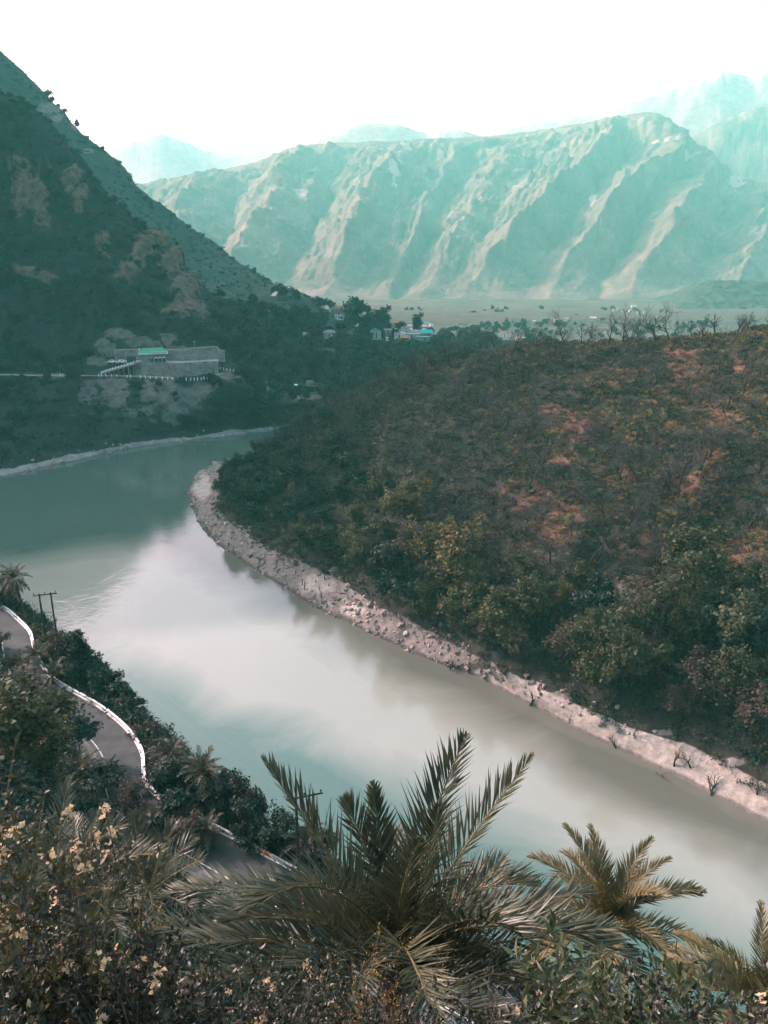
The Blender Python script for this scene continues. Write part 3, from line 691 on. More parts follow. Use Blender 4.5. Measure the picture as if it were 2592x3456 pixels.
# ---- palm fronds
L_PALM = leaf_mat('palm_leaflets', [(0.024, 0.038, 0.023), (0.055, 0.068, 0.038), (0.125, 0.125, 0.070)], 0.2, trans=0.25, rough=0.42, spec=0.5, nscale=1.3)
L_PALM2 = leaf_mat('far_palm_leaflets', [(0.025, 0.034, 0.022), (0.05, 0.055, 0.034), (0.085, 0.078, 0.048)], 0.35, trans=0.2, rough=0.5, spec=0.4)
L_PALMG = leaf_mat('golden_palm_leaflets', [(0.06, 0.062, 0.028), (0.125, 0.11, 0.046), (0.21, 0.17, 0.078)], 0.2, trans=0.3, rough=0.5, spec=0.4)
RACHIS = var_mat('palm_rachis', (0.12, 0.10, 0.045), (0.22, 0.17, 0.08), 4.0, rough=.5)
PTRUNK = var_mat('palm_trunk_bark', (0.030, 0.025, 0.020), (0.085, 0.066, 0.050), 6.0, bump=.8, bscale=9, bdist=.04)
def arc_pts(L, e0, bend, segs=16, side=0.0):
    """a frond's midrib in the XZ plane, first at elevation e0 deg, bending down by 'bend' deg towards the tip"""
    e = [R(e0 - bend * (i / segs) ** 1.35) for i in range(segs + 1)]; pts = [np.zeros(3)]; sd = 0.0
    for i in range(segs):
        sd += side / segs; a = (e[i] + e[i + 1]) / 2
        pts.append(pts[-1] + L / segs * np.array([math.cos(a) * math.cos(sd), math.cos(a) * math.sin(sd), math.sin(a)]))
    return np.array(pts)
def frond(seed, pts, leaf, pairs=62, ll=0.42, lw=0.020, vee=0.45, bare=0.12, twist=0.0, rr=0.024):
    """a feather leaf along pts: (rachis mesh, leaflet mesh)"""
    rg = np.random.default_rng(seed); pts = np.asarray(pts, float); segs = len(pts) - 1; b = MB()
    b.tube(pts, [rr * (1 - .9 * i / segs) + .0025 for i in range(segs + 1)], 5)
    hz_ = pts[-1] - pts[0]; hz_[2] = 0
    if np.linalg.norm(hz_) < .05: hz_ = np.array([1.0, 0, 0])
    lat0 = unit(np.cross(np.array([0, 0, 1.0]), unit(hz_))); V = []; F = []
    for k in range(pairs):
        f = bare + (1 - bare) * (k + .5) / pairs; x = f * segs; i = min(int(x), segs - 1); p = pts[i] + (pts[i + 1] - pts[i]) * (x - i)
        t = unit(pts[i + 1] - pts[i]); lat = unit(lat0 - t * lat0.dot(t)); nrm = np.cross(t, lat)
        tw = twist * f; lat, nrm = lat * math.cos(tw) + nrm * math.sin(tw), nrm * math.cos(tw) - lat * math.sin(tw)
        ln = ll * (math.sin(math.pi * min(1, (f * .86 + .16))) ** .6 * .9 + .14) * (0.85 + .3 * rg.random())
        sw = R(58 - 34 * f + rg.normal() * 6)
        for s in (-1, 1):
            ve = vee * (0.6 + .8 * rg.random()) + (0.35 if k % 3 == 1 else 0)
            d = unit(t * math.cos(sw) + (lat * s * math.cos(ve) + nrm * math.sin(ve)) * math.sin(sw))
            w = unit(np.cross(d, nrm * math.cos(ve) - lat * s * math.sin(ve) + rg.normal(size=3) * .25)) * lw * (.8 + .4 * rg.random()); dr = np.array([0, 0, -ln * .07 * rg.random()])
            m1 = p + d * ln * .45; o = len(V); fold = np.cross(w, d) * .35
            V += [p - w * .35, p + w * .35, m1 + w, m1 - w, p + d * ln + dr, m1 + fold]
            F += [(o, o + 1, o + 2, o + 5), (o, o + 5, o + 3), (o + 5, o + 2, o + 4), (o + 3, o + 5, o + 4)]
    return b.me('rachis', RACHIS, True), mesh('frond', V, F, False, (leaf,))
def trunk_mesh(h, r=0.16, seed=0):
    rg = np.random.default_rng(seed); b = MB(); n = max(4, int(h / .12)); pts = []; rad = []
    for i in range(n + 1):
        z = h * i / n; pts.append((.03 * math.sin(i * .7), .03 * math.cos(i), z)); rad.append(r * (1.15 - .2 * i / n) * (1.12 if i % 2 else .94))
    b.tube(pts, rad, 9)
    for i in range(int(h / .07)):   # leaf-base stubs
        z = h * (i + .5) / max(1, int(h / .07)); a = i * 2.4; d = np.array([math.cos(a), math.sin(a), 0]); c = d * r * 1.02 + np.array([0, 0, z])
        s = np.array([-d[1], d[0], 0]) * .045
        b.add([c - s, c + s, c + s * .6 + d * .05 + np.array([0, 0, .10]), c - s * .6 + d * .05 + np.array([0, 0, .10])], [(0, 1, 2, 3)])
    return b.me('trunk', PTRUNK)

# ---- ground cover spread by geometry nodes (one object per cover)
def stuff(name, P, scl, templates, label, cat=None, nrm=None, tilt=0.15, seed=1, parent=None, sz=None):
    rg = np.random.default_rng(seed); n = len(P)
    me = bpy.data.meshes.new(name); me.vertices.add(n); me.vertices.foreach_set('co', np.asarray(P, np.float32).ravel())
    rot = np.stack([rg.normal(size=n) * tilt, rg.normal(size=n) * tilt, rg.random(n) * 6.283], 1).astype(np.float32)
    s = np.asarray(scl, np.float32); s = np.stack([s, s, s * (1 if sz is None else sz)], 1) if s.ndim == 1 else s
    for an, ty, dat in (('rot', 'FLOAT_VECTOR', rot), ('scl', 'FLOAT_VECTOR', s.astype(np.float32))):
        a = me.attributes.new(an, ty, 'POINT'); a.data.foreach_set('vector', dat.ravel())
    a = me.attributes.new('idx', 'INT', 'POINT'); a.data.foreach_set('value', rg.integers(0, len(templates), n).astype(np.int32))
    me.update()
    tc = bpy.data.collections.new(name + '_shapes')
    for i, t in enumerate(templates): tc.objects.link(bpy.data.objects.new('%s_shape_%02d' % (name, i), t))
    ng = bpy.data.node_groups.new(name, 'GeometryNodeTree')
    ng.interface.new_socket('Geometry', in_out='INPUT', socket_type='NodeSocketGeometry'); ng.interface.new_socket('Geometry', in_out='OUTPUT', socket_type='NodeSocketGeometry')
    N_ = ng.nodes.new; gi, go = N_('NodeGroupInput'), N_('NodeGroupOutput')
    ci = N_('GeometryNodeCollectionInfo'); ci.inputs['Collection'].default_value = tc; ci.inputs['Separate Children'].default_value = True; ci.inputs['Reset Children'].default_value = True
    ip = N_('GeometryNodeInstanceOnPoints'); ip.inputs['Pick Instance'].default_value = True
    def na(nm, ty):
        q = N_('GeometryNodeInputNamedAttribute'); q.data_type = ty; q.inputs['Name'].default_value = nm
        return [o for o in q.outputs if o.enabled and o.name == 'Attribute'][0]
    er = N_('FunctionNodeEulerToRotation'); L_ = ng.links.new
    L_(na('rot', 'FLOAT_VECTOR'), er.inputs[0]); L_(er.outputs[0], ip.inputs['Rotation']); L_(na('scl', 'FLOAT_VECTOR'), ip.inputs['Scale']); L_(na('idx', 'INT'), ip.inputs['Instance Index'])
    L_(gi.outputs[0], ip.inputs['Points']); L_(ci.outputs[0], ip.inputs['Instance']); L_(ip.outputs[0], go.inputs[0])
    o = obj(name, me, parent=parent); md = o.modifiers.new('cover', 'NODES'); md.node_group = ng
    o['kind'] = 'stuff'
    if label: o['label'] = label
    if cat: o['category'] = cat
    return o
def plant(name, parts, loc, label, cat='tree', group=None, rz=None, scl=1.0, sz=1.0, tilt=0.0):
    """a plant as a thing: an Empty at its foot, its parts as children that share their mesh data"""
    e = empty(name, loc, (random.gauss(0, tilt), random.gauss(0, tilt), random.random() * 6.283 if rz is None else rz)); e.scale = (scl, scl, scl * sz)
    for pn, me in parts:
        if me is not None:
            o = obj(pn, me, parent=e)
            if pn in ('twigs', 'crown'): o['kind'] = 'stuff'
    return tag(e, label, cat, group)
def ranks(ids, key):
    """rank of each id from the left of the photograph"""
    return {k: i + 1 for i, k in enumerate(sorted(ids, key=lambda q: key[q]))}

def palm(loc, h, fronds, label, group=None, rz=0.0, scl=1.0, tseed=0, tr=0.16, lean=(0, 0), tmesh=None):
    """date palm: trunk, and each frond (with its rachis) a part; fronds = [((rachis, leaflets), azimuth, scale)]"""
    e = empty('palm_tree', loc, (lean[0], lean[1], rz), scl); obj('trunk', tmesh or trunk_mesh(h, tr, tseed), parent=e)
    for (ra, le), az, sc in fronds:
        f = obj('frond', le, parent=e, loc=(0, 0, h), rot=(0, 0, az), scl=sc); obj('rachis', ra, parent=f)
    return tag(e, label, 'palm', group)
FP = [frond(400 + i, arc_pts(2.7, e, bd, 8), L_PALM2, pairs=20, ll=.62, lw=.045, vee=.35, rr=.035) for i, (e, bd) in enumerate(((75, 70), (50, 85), (20, 75), (-25, 55), (62, 60)))]
FDEAD = frond(410, arc_pts(2.2, -35, 50, 8), L_BRN, pairs=16, ll=.5, lw=.04, vee=.2, rr=.035)
FTR = {}
def far_palm(loc, h, scl, label, group, n=26, skirt=0):
    fr = []
    for k in range(n):
        i = (0, 4, 1, 1, 2, 3)[min(5, int(6 * k / n))]; fr.append((FP[i], k * 2.4 + random.random() * .4, random.uniform(.85, 1.1)))
    for k in range(skirt): fr.append((FDEAD, k * 2.4 + .5, random.uniform(.8, 1.1)))
    hh = round(h * 2) / 2
    if hh not in FTR: FTR[hh] = trunk_mesh(hh, .17, int(hh * 10))
    return palm(loc, hh, fr, label, group, rz=random.random() * 6, scl=scl, tmesh=FTR[hh], lean=(random.gauss(0, .05), random.gauss(0, .05)))
# ================================================================ RIGHT HILL: cover, trees, bank
RH = 'right_hill'
def inframe(px, py, mx=120): return (px > -mx) & (px < 2592 + mx) & (py > -100) & (py < 3456 + mx)
# zones in the photograph: warm dry slope on the upper right, dark scrub to the left, green belt along the bank
def rh_warm(px, py): return sstep(1500, 2100, px + (py - 1500) * .25) * sstep(2150, 1800, py)
def rh_belt(p): return sstep(26, 12, p[:, 2]) 
def in_land(p, lo=4.2): return (p[:, 2] > lo + 1.5 * fbm(p, 13, 3) - .2) & (p[:, 1] < 420)
front = lambda p, n: (n * (CAMP - p)).sum(1) > -0.02 * np.linalg.norm(CAMP - p, axis=1)
def mask_dry(p, px, py, n, a): return in_land(p) * inframe(px, py) * front(p, n) * (1 - .6 * rh_belt(p)) * (1 - a['rock']) * (1 - .5 * a['soil'])
P, n_, px, py = scatter(RH, 50000, mask_dry, 1)
rg = np.random.default_rng(5); q = rg.random(len(P)); w = rh_warm(px, py); bz = fbm(P, 16, 3)
yel = (q < .22 * w + .01) & (bz > -.2); red = (~yel) & (rg.random(len(P)) < .42 * w * (bz < .1) + .015); olv = (~yel) & (~red) & (rg.random(len(P)) < .28 + .3 * w)
drk = (~yel) & (~red) & (~olv) & (rg.random(len(P)) < .15 + .55 * sstep(1500, 900, px)); dry = ~(yel | red | olv | drk)
sz = lambda n, lo, hi: lo + (hi - lo) * np.random.default_rng(n).random(n) ** 1.8
for nm, mk_, tpl, lo, hi, lab in (('dry_scrub', dry, S_DRY, .6, 2.3, 'grey brown leafless scrub covering the right hillside'), ('dark_scrub', drk, S_DRK, .5, 1.8, 'dark green bushes on the shaded end of the right hill'), ('olive_scrub', olv, S_OLV, .5, 2.1, 'olive green low bushes scattered over the right hillside'),
                       ('rust_scrub', red, S_RED, .5, 1.6, 'rust red dry bushes on the sunny right hillside'), ('yellow_scrub', yel, S_YEL + TUFT, .8, 1.9, 'yellow bushes and straw tufts on the sunny right hillside')):
    stuff(nm, P[mk_], sz(int(mk_.sum()), lo, hi), tpl, lab, 'scrub', seed=hash(nm) % 97, sz=.75)
P, n_, px, py = scatter(RH, 46000, lambda p, px, py, n, a: in_land(p, 5) * inframe(px, py) * front(p, n) * np.clip(rh_warm(px, py) * 1.0 * (fbm(p, 20, 3) > -.25) + .06 + .9 * sstep(2050, 2450, px) * sstep(1700, 1300, py) * (fbm(p, 14, 3) > -.1), 0, 1), 2)
stuff('dry_grass', P, sz(len(P), .6, 1.5), TUFT, 'straw coloured dry grass on the right hillside', 'grass')
P, n_, px, py = scatter(RH, 16000, lambda p, px, py, n, a: in_land(p, 3.6) * inframe(px, py) * front(p, n) * sstep(30, 9, p[:, 2]) * .9, 3)
stuff('bank_undergrowth', P, sz(len(P), .5, 1.9), S_OLV + S_DRK + S_BRN, 'dark olive undergrowth in the wooded belt above the right bank', 'undergrowth', sz=.8)

P, n_, px, py = scatter(RH, 60000, lambda p, px, py, n, a: in_land(p, 8) * inframe(px, py) * front(p, n) * a['soil'] * .9, 4); P = P[:1700]
stuff('rust_thicket', P, .4 + 1.0 * np.random.default_rng(9).random(len(P)) ** 2, S_RED + S_RED + S_DRY[:1], 'rust red thickets on the bare soil patches of the right hill', 'scrub', sz=.7)
# ---- leafy trees of the belt above the bank; foot pixel, height in metres, kind
def h_at(px, py): return hit(px, py, RH)
BELT = [(860, 1575, 8, 'd'), (905, 1550, 8, 'd'), (940, 1530, 8, 'd'), (985, 1500, 8, 'd'), (1040, 1465, 8, 'd'), (815, 1592, 7, 'd'), (1095, 1435, 7, 'd'), (790, 1615, 6.5, 'd'), (760, 1670, 6.5, 'd'), (880, 1680, 8, 'd'), (1000, 1640, 8, 'd'), (1150, 1560, 8, 'd'), (1060, 1720, 8, 'd'), (980, 1560, 7, 'd'), (2324, 2062, 15, 'o'), (2252, 2285, 13, 'u'), (2063, 2376, 12, 'o'), (2440, 2285, 13, 'o'), (1830, 2165, 11, 'o'), (1700, 2160, 10.5, 'o'), (1560, 2130, 11, 'o'), (1450, 2098, 9, 'o'), (1360, 2010, 10, 'd'),
        (1390, 1830, 12, 'y'), (1420, 1960, 11, 'y'), (1530, 2040, 13, 'y'), (1270, 1730, 11, 'o'), (1380, 1745, 9, 'y'), (1070, 1880, 8.5, 'o'), (1170, 1900, 9, 'o'), (1240, 1940, 8, 'o'), (1010, 1850, 8, 'o'), (1310, 1990, 8, 'o'),
        (1960, 2290, 9, 'o'), (1900, 2240, 9, 'b'), (2150, 2330, 9, 'b'), (2380, 2380, 10, 'b'), (2500, 2430, 10, 'o'), (2570, 2500, 9, 'b'), (2300, 2440, 7, 'b'), (1760, 2240, 7, 'b'), (1640, 2190, 7, 'b'), (2480, 2180, 11, 'd'), (2580, 2280, 12, 'd'),
        (2180, 2160, 9, 'b'), (2000, 2110, 9, 'd'), (1930, 2040, 9, 'o'), (1760, 2000, 8, 'o'), (1650, 1990, 9, 'b'), (1500, 1900, 8, 'b'), (960, 1790, 8, 'd'), (890, 1760, 8, 'd'), (830, 1740, 8, 'd'), (790, 1700, 8, 'd'), (770, 1640, 7, 'd'),
        (850, 1650, 8, 'd'), (930, 1700, 8, 'd'), (1010, 1760, 8, 'd'), (1090, 1800, 8, 'd'), (1180, 1810, 8, 'o'), (1280, 1850, 8, 'o'), (1130, 1700, 7, 'd'), (1040, 1660, 7, 'd'), (960, 1610, 7, 'd'), (1200, 1640, 8, 'd'), (1100, 1590, 7, 'd'), (870, 1600, 7, 'd'),
        (1600, 2080, 9, 'o'), (1480, 2010, 9, 'o'), (1340, 1920, 8, 'b'), (1720, 2080, 8, 'b'), (1850, 2110, 8, 'y'), (2100, 2230, 10, 'o'), (2420, 2130, 8, 'b'), (2540, 2060, 9, 'o'), (2200, 2060, 7, 'b'), (2360, 2200, 9, 'o'), (1980, 2200, 8, 'o')]
KINDS = {'o': (OLIVE[:5], 'olive_tree', 'olive green leafy tree'), 'u': (OLIVE[5:], 'umbrella_tree', 'flat topped umbrella tree with pale trunks'), 'd': (DARKT, 'dark_tree', 'dark green bushy tree'),
         'y': (YELT, 'yellow_tree', 'tall narrow yellow green tree'), 'b': (BROWNT, 'brown_tree', 'sparse brown leaved tree')}
def ordw(n):
    return '%d%s' % (n, 'th' if 10 <= n % 100 <= 20 else {1: 'st', 2: 'nd', 3: 'rd'}.get(n % 10, 'th'))
def place_list(L, terr, where, group, kinds=KINDS, base=7.5, cat='tree'):
    """each tree is named by its kind, the place it stands in and its rank from the left of the photograph among its kind"""
    cnt = {}
    for px, py, h, k in sorted(L, key=lambda q: q[0]):
        loc = hit(px, py, *terr)
        if loc is None: continue
        tpl, nm, desc = kinds[k]; cnt[k] = cnt.get(k, 0) + 1; me = tpl[random.randrange(len(tpl))]
        tot = sum(1 for q in L if q[3] == k)
        lab = '%s %s, %s from left' % (desc, where, ordw(cnt[k])) if tot > 1 else '%s %s' % (desc, where)
        plant(nm, [('trunk', me[0]), ('crown', me[1])], loc - Vector((0, 0, .25)), lab, cat, group, scl=h / base, sz=random.uniform(.9, 1.1), tilt=.05)
place_list(BELT, (RH,), 'in the belt above right bank', 'trees of the wooded belt above the right bank')

# ---- bare trees on the hillside: the ones that stand out, then the rest of the open wood
NAMED = [(1904, 1236, 11), (2076, 1208, 13), (2135, 1298, 9), (1980, 1352, 9), (1759, 1357, 8), (2211, 1298, 8), (2394, 1545, 10), (1926, 1540, 9), (1826, 1599, 8), (2361, 1588, 9), (2286, 1690, 12), (2092, 1626, 8), (2157, 1631, 8), (2437, 1690, 10),
         (2044, 1776, 9), (2119, 1782, 9), (2216, 1760, 8), (1985, 1905, 11), (2210, 1890, 9), (1855, 1900, 9), (1760, 1800, 8), (1660, 1700, 9), (1480, 1400, 8), (1560, 1330, 9), (1640, 1290, 9), (1690, 1260, 9), (1440, 1300, 9), (1370, 1330, 8), (1190, 1420, 9), (1130, 1500, 9), (1030, 1520, 9), (1290, 1480, 8), (1400, 1560, 8), (1590, 1480, 8), (1700, 1450, 8), (2300, 1330, 8), (2510, 1330, 9), (2450, 1390, 8), (2560, 1600, 9)]
CREST = [(1500, 1200, 9), (1430, 1215, 8), (1560, 1190, 8), (1650, 1180, 9), (1740, 1172, 9), (1800, 1168, 10), (1855, 1163, 9), (1905, 1158, 12), (1960, 1156, 9), (1995, 1154, 9), (2060, 1150, 11), (2100, 1147, 10), (2150, 1145, 9), (2215, 1142, 13), (2260, 1138, 12), (2330, 1132, 7), (1340, 1240, 9), (1280, 1278, 8), (1230, 1306, 8)]
i = 0
for px, py, h in sorted(NAMED):
    i += 1; me = BARE[random.randrange(8)]; loc = hit(px, py, RH)
    if loc: plant('bare_tree', [('trunk', me[0]), ('twigs', me[1])], loc - Vector((0, 0, .2)), 'bare dark trunked tree standing clear on the right hillside, %s such from the left' % ordw(i), 'tree', 'bare trees on the right hillside', scl=h / 8.5, tilt=.08)
i = 0
for px, py, h in sorted(CREST):
    i += 1; me = BARE[random.randrange(8)]; loc = hit(px, py + 8, RH)
    if loc: plant('bare_tree', [('trunk', me[0]), ('twigs', me[1])], loc - Vector((0, 0, .2)), 'leafless tree on the crest of the right hill against the valley, %s from left' % ordw(i), 'tree', 'bare trees along the crest of the right hill', scl=h / 11, tilt=.06)
for (px, py, h), lab in zip(((2412, 1122, 6.5), (2488, 1116, 6.5)), ('left one of two forked leafless snags on the crest at far right', 'right one of two forked leafless snags on the crest at far right')):
    loc = hit(px, py + 6, RH)
    if loc: plant('snag', [('trunk', SNAG[1 if px < 2450 else 3])], loc, lab, 'tree', 'snags on the crest', scl=h / 5.2)
P, n_, px, py = scatter(RH, 3500, lambda p, px, py, n, a: (p[:, 2] > 12) * inframe(px, py, 0) * front(p, n) * np.clip(.35 + .35 * (px < 1700) + .2 * fbm(p, 30, 2), 0, 1), 8)
keep = []
for k in range(len(P)):
    if all((P[k][0] - P[j][0]) ** 2 + (P[k][1] - P[j][1]) ** 2 > 22 for j in keep): keep.append(k)
keep = keep[:240]
def rh_zone(k): return ('on shaded left shoulder of the right hill' if px[k] < 1500 else 'on warm upper right hillside') if py[k] < 1600 else ('on lower left flank of the right hill' if px[k] < 1500 else 'on lower right hillside')
zs = {}
for k in keep: zs.setdefault(rh_zone(k), []).append(k)
for zone, ids in zs.items():
    rk_ = ranks(ids, px)
    for k in ids:
        me = BARE[random.randrange(8)]
        plant('bare_tree', [('trunk', me[0]), ('twigs', me[1])], P[k] - np.array([0, 0, .2]), 'small leafless tree %s, %s from left there' % (zone, ordw(rk_[k])), 'tree', 'small bare trees ' + zone, scl=random.uniform(.5, .95), tilt=.1)

# ---- boulders and rubble of the right bank
def bank_mask(p, px, py, n, a): return (p[:, 2] > -.1) * (p[:, 2] < 4.2) * inframe(px, py) * (px < 1620 + 500 * (fbm(p, 11, 2) > .35)) * (p[:, 1] < 330)
P, n_, px, py = scatter(RH, 120000, bank_mask, 12); rg = np.random.default_rng(13)
sandy = np.exp(-(((px - 1075) / 75) ** 2 + ((py - 1965) / 40) ** 2)) + np.exp(-(((px - 680) / 50) ** 2 + ((py - 1650) / 60) ** 2))
kp = rg.random(len(P)) > sandy * 1.3; P, px, py = P[kp], px[kp], py[kp]; s = .12 + .75 * rg.random(len(P)) ** 4
big = np.argsort(-s)[:150]; sm = np.argsort(-s)[150:5200]
stuff('bank_rubble', P[sm], s[sm], ROCKP, 'pink grey broken stones covering the right bank', 'rubble', tilt=.6)
for zone, ids in (('shaded upper right bank', [k for k in big if px[k] < 1000]), ('sunlit right bank', [k for k in big if px[k] >= 1000])):
    rk_ = ranks(ids, px)
    for k in ids: tag(obj('boulder', ROCKP[random.randrange(6)], loc=P[k], rot=(random.random(), random.random(), random.random() * 6), scl=s[k] * 1.25), 'angular stone in the rubble of the %s, %s from left' % (zone, ordw(rk_[k])), 'boulder', 'stones on the ' + zone)
for (px_, py_, s_, lab) in ((963, 1968, 1.7, 'rounded pale boulder at the water by the bright sand patch'), (983, 1990, 1.0, 'small pale boulder in the shallows beside the bright sand'), (1052, 2012, 1.9, 'large split boulder at the foot of the bright sand patch'), (958, 1943, 1.7, 'dark grey blocky boulder on the shaded bank beside bright sand'), (1130, 1922, 2.6, 'big tan boulder below the trees above the bright sand'),
                            (1240, 2098, 1.5, 'pale upright boulder in the middle of the sunlit rubble'), (1208, 2030, 2.0, 'dark wedge shaped boulder near the undergrowth on sunlit bank'), (1298, 2125, 1.4, 'dark triangular boulder low on the sunlit rubble'), (1370, 2138, 1.6, 'flat pale slab on the sunlit rubble'), (1252, 2038, 2.2, 'dark rounded boulder at the edge of the trees'), (1134, 2022, 1.5, 'low flat boulder right of the split boulder'), (1155, 2000, 1.3, 'upright rock by the upper edge of the sunlit rubble')):
    loc = hit(px_, py_, RH)
    if loc is None or loc.y > 500: loc = Vector(PZ(px_, py_, 0))
    tag(obj('boulder', ROCKP[random.randrange(6)], loc=loc, rot=(random.random() * .5, random.random() * .5, random.random() * 6), scl=s_ * .62), lab, 'boulder', 'large boulders of the right bank')
P, n_, px, py = scatter(RH, 60000, lambda p, px, py, n, a: (p[:, 2] > 2.4) * (p[:, 2] < 5.2) * (px > 1480) * (fbm(p, 9, 2) > -.05) * inframe(px, py), 16); P = P[:1500]
stuff('bluff_stones', P, .15 + .75 * np.random.default_rng(17).random(len(P)) ** 3, ROCKP, 'broken rocks of the low bluff between sand and trees', 'stones', tilt=.6)
P, n_, px, py = scatter(RH, 40000, lambda p, px, py, n, a: a['rock'] * (p[:, 2] > .3) * inframe(px, py), 14); rg = np.random.default_rng(15)
stuff('outcrop_stones', P[:2600], .10 + .5 * rg.random(min(2600, len(P))) ** 3, ROCKP, 'loose stones of the rocky outcrops on the right hill', 'stones', tilt=.6)
# ---- driftwood and stumps on the sand and in the shallows
SNAGL = [(1510, 2270, 3.6, 'leaning bare snag in the water where the sand begins'), (1585, 2268, 3.0, 'fallen branch on the dark edge of the sand'), (1787, 2390, 4.4, 'forked dead tree at the waterline with a long shadow'), (2085, 2536, 3.2, 'dead shrub on the water edge mid way along the sand'), (2137, 2482, 2.6, 'thin crooked snag upright on the upper sand'), (2275, 2585, 3.4, 'dead branching bush on the wide part of the sand'), (2330, 2590, 3.2, 'v shaped driftwood snag on the sand at right'),
         (2230, 2640, 2.4, 'small stump with roots on the lower sand edge'), (2400, 2700, 4.2, 'tangled driftwood pile at the water edge on the right'), (2555, 2680, 2.4, 'thin forked snag near the right edge of the picture'), (2470, 2610, 2.0, 'low driftwood branch below the rocky bluff on the right'), (1920, 2440, 1.8, 'small snag low on the narrow sand')]
for i, (px_, py_, h, lab) in enumerate(SNAGL):
    loc = hit(px_, py_, RH)
    if loc is None or loc.y > 500: loc = Vector(PZ(px_, py_, -.1))
    plant('driftwood', [('trunk', SNAG[i % 5])], loc - Vector((0, 0, .1)), lab, 'driftwood', 'driftwood of the right bank', scl=h / 5.0, tilt=.25)
STAKE = [(1095, 1955, 1.2), (1065, 1965, .8), (1110, 1978, .8), (1078, 1990, .9), (1028, 1990, 2.6), (1020, 1975, 2.0), (956, 1995, 1.6), (1085, 2018, 2.0), (1107, 2045, 1.6), (933, 1915, 2.6), (875, 1905, 2.4), (790, 1870, 2.0), (770, 1845, 1.8), (735, 1820, 1.6), (700, 1790, 1.6), (690, 1770, 1.4), (650, 1705, 1.6), (660, 1690, 2.0)]
for i, (px_, py_, h) in enumerate(sorted(STAKE)):
    loc = hit(px_, py_, RH)
    if loc is None or loc.y > 500: loc = Vector(PZ(px_, py_, -.2))
    b = MB(); rg = np.random.default_rng(300 + i); d = unit(np.array([rg.normal() * .12, rg.normal() * .12, 1])); b.tube([(0, 0, -.3), d * h * .5 + rg.normal(size=3) * .04, d * h], [.14, .11, .06], 6)
    b.tube([d * h * .6, d * h * .6 + np.array([rg.normal() * .3, rg.normal() * .3, .35])], [.05, .02], 4)
    tag(b.build('stump', BARK, loc=loc, smooth=True), 'dead upright stump on the right bank, %s from the left' % ordw(i + 1), 'stump', 'stumps standing along the right bank')
# ================================================================ LEFT LAND: cover, forest, road, plaza, pavilion, village
LM = 'left_mountain'
shelf_px = lambda p, px, py: ((p[:, 2] > 23) & (p[:, 2] < 41) & (p[:, 1] < 425) & (px > 320) & (px < 760))
ROADL = [(-200, 1269), (0, 1270), (140, 1273), (230, 1273), (328, 1272), (433, 1275), (577, 1281), (644, 1285), (705, 1281), (745, 1268), (790, 1256), (850, 1256), (905, 1262)]
rdw = np.array([np.array(hit(x, y, LM)) for x, y in ROADL]); _s = np.concatenate([[0], np.cumsum(np.linalg.norm(np.diff(rdw, axis=0), axis=1))])
rdl = hermite(_s, rdw, np.arange(0, _s[-1], 2.0))
for _ in range(4): rdl[1:-1] = (rdl[:-2] + 2 * rdl[1:-1] + rdl[2:]) / 4
def off_road(p): return np.min(np.linalg.norm(p[:, None, :2] - rdl[None, ::2, :2] - np.array([0.8, 3.0])[None, None], axis=2), axis=1) > 5.5
def lm_mask(p, px, py, n, a): return (p[:, 2] > 3.0) * inframe(px, py, 60) * front(p, n) * (1 - .93 * a['rock']) * (1 - .90 * a['soil']) * ~shelf_px(p, px, py) * off_road(p)
P, n_, px, py = scatter(LM, 30000, lm_mask, 21); rg = np.random.default_rng(22)
s_ = .7 + 2.4 * rg.random(len(P)) ** 3
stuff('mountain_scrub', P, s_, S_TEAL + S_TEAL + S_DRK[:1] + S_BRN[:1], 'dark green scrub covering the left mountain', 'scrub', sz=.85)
P, n_, px, py = scatter('rear_mountain', 22000, lambda p, px, py, n, a: inframe(px, py, 60) * front(p, n) * (1 - .9 * a['rock']) * .8, 23)
stuff('rear_slope_scrub', P, .9 + 2.2 * np.random.default_rng(4).random(len(P)) ** 2, S_TEAL, 'sunlit scrub on the slope behind the left mountain', 'scrub', sz=.85)
P, n_, px, py = scatter('valley_floor', 6000, lambda p, px, py, n, a: inframe(px, py, 20) * (1 - a['beach']) * np.clip(-.1 + 2.2 * fbm(p, 110, 3) + .8 * sstep(1000, 800, p[:, 1]), 0, 1) * (p[:, 1] < 1350), 25)
VALLEY_P = P
MTN_P = scatter(LM, 9000, lambda p, px, py, n, a: lm_mask(p, px, py, n, a) * (fbm(p, 35, 3) > .05) * (px < 900), 27)[0][:900]
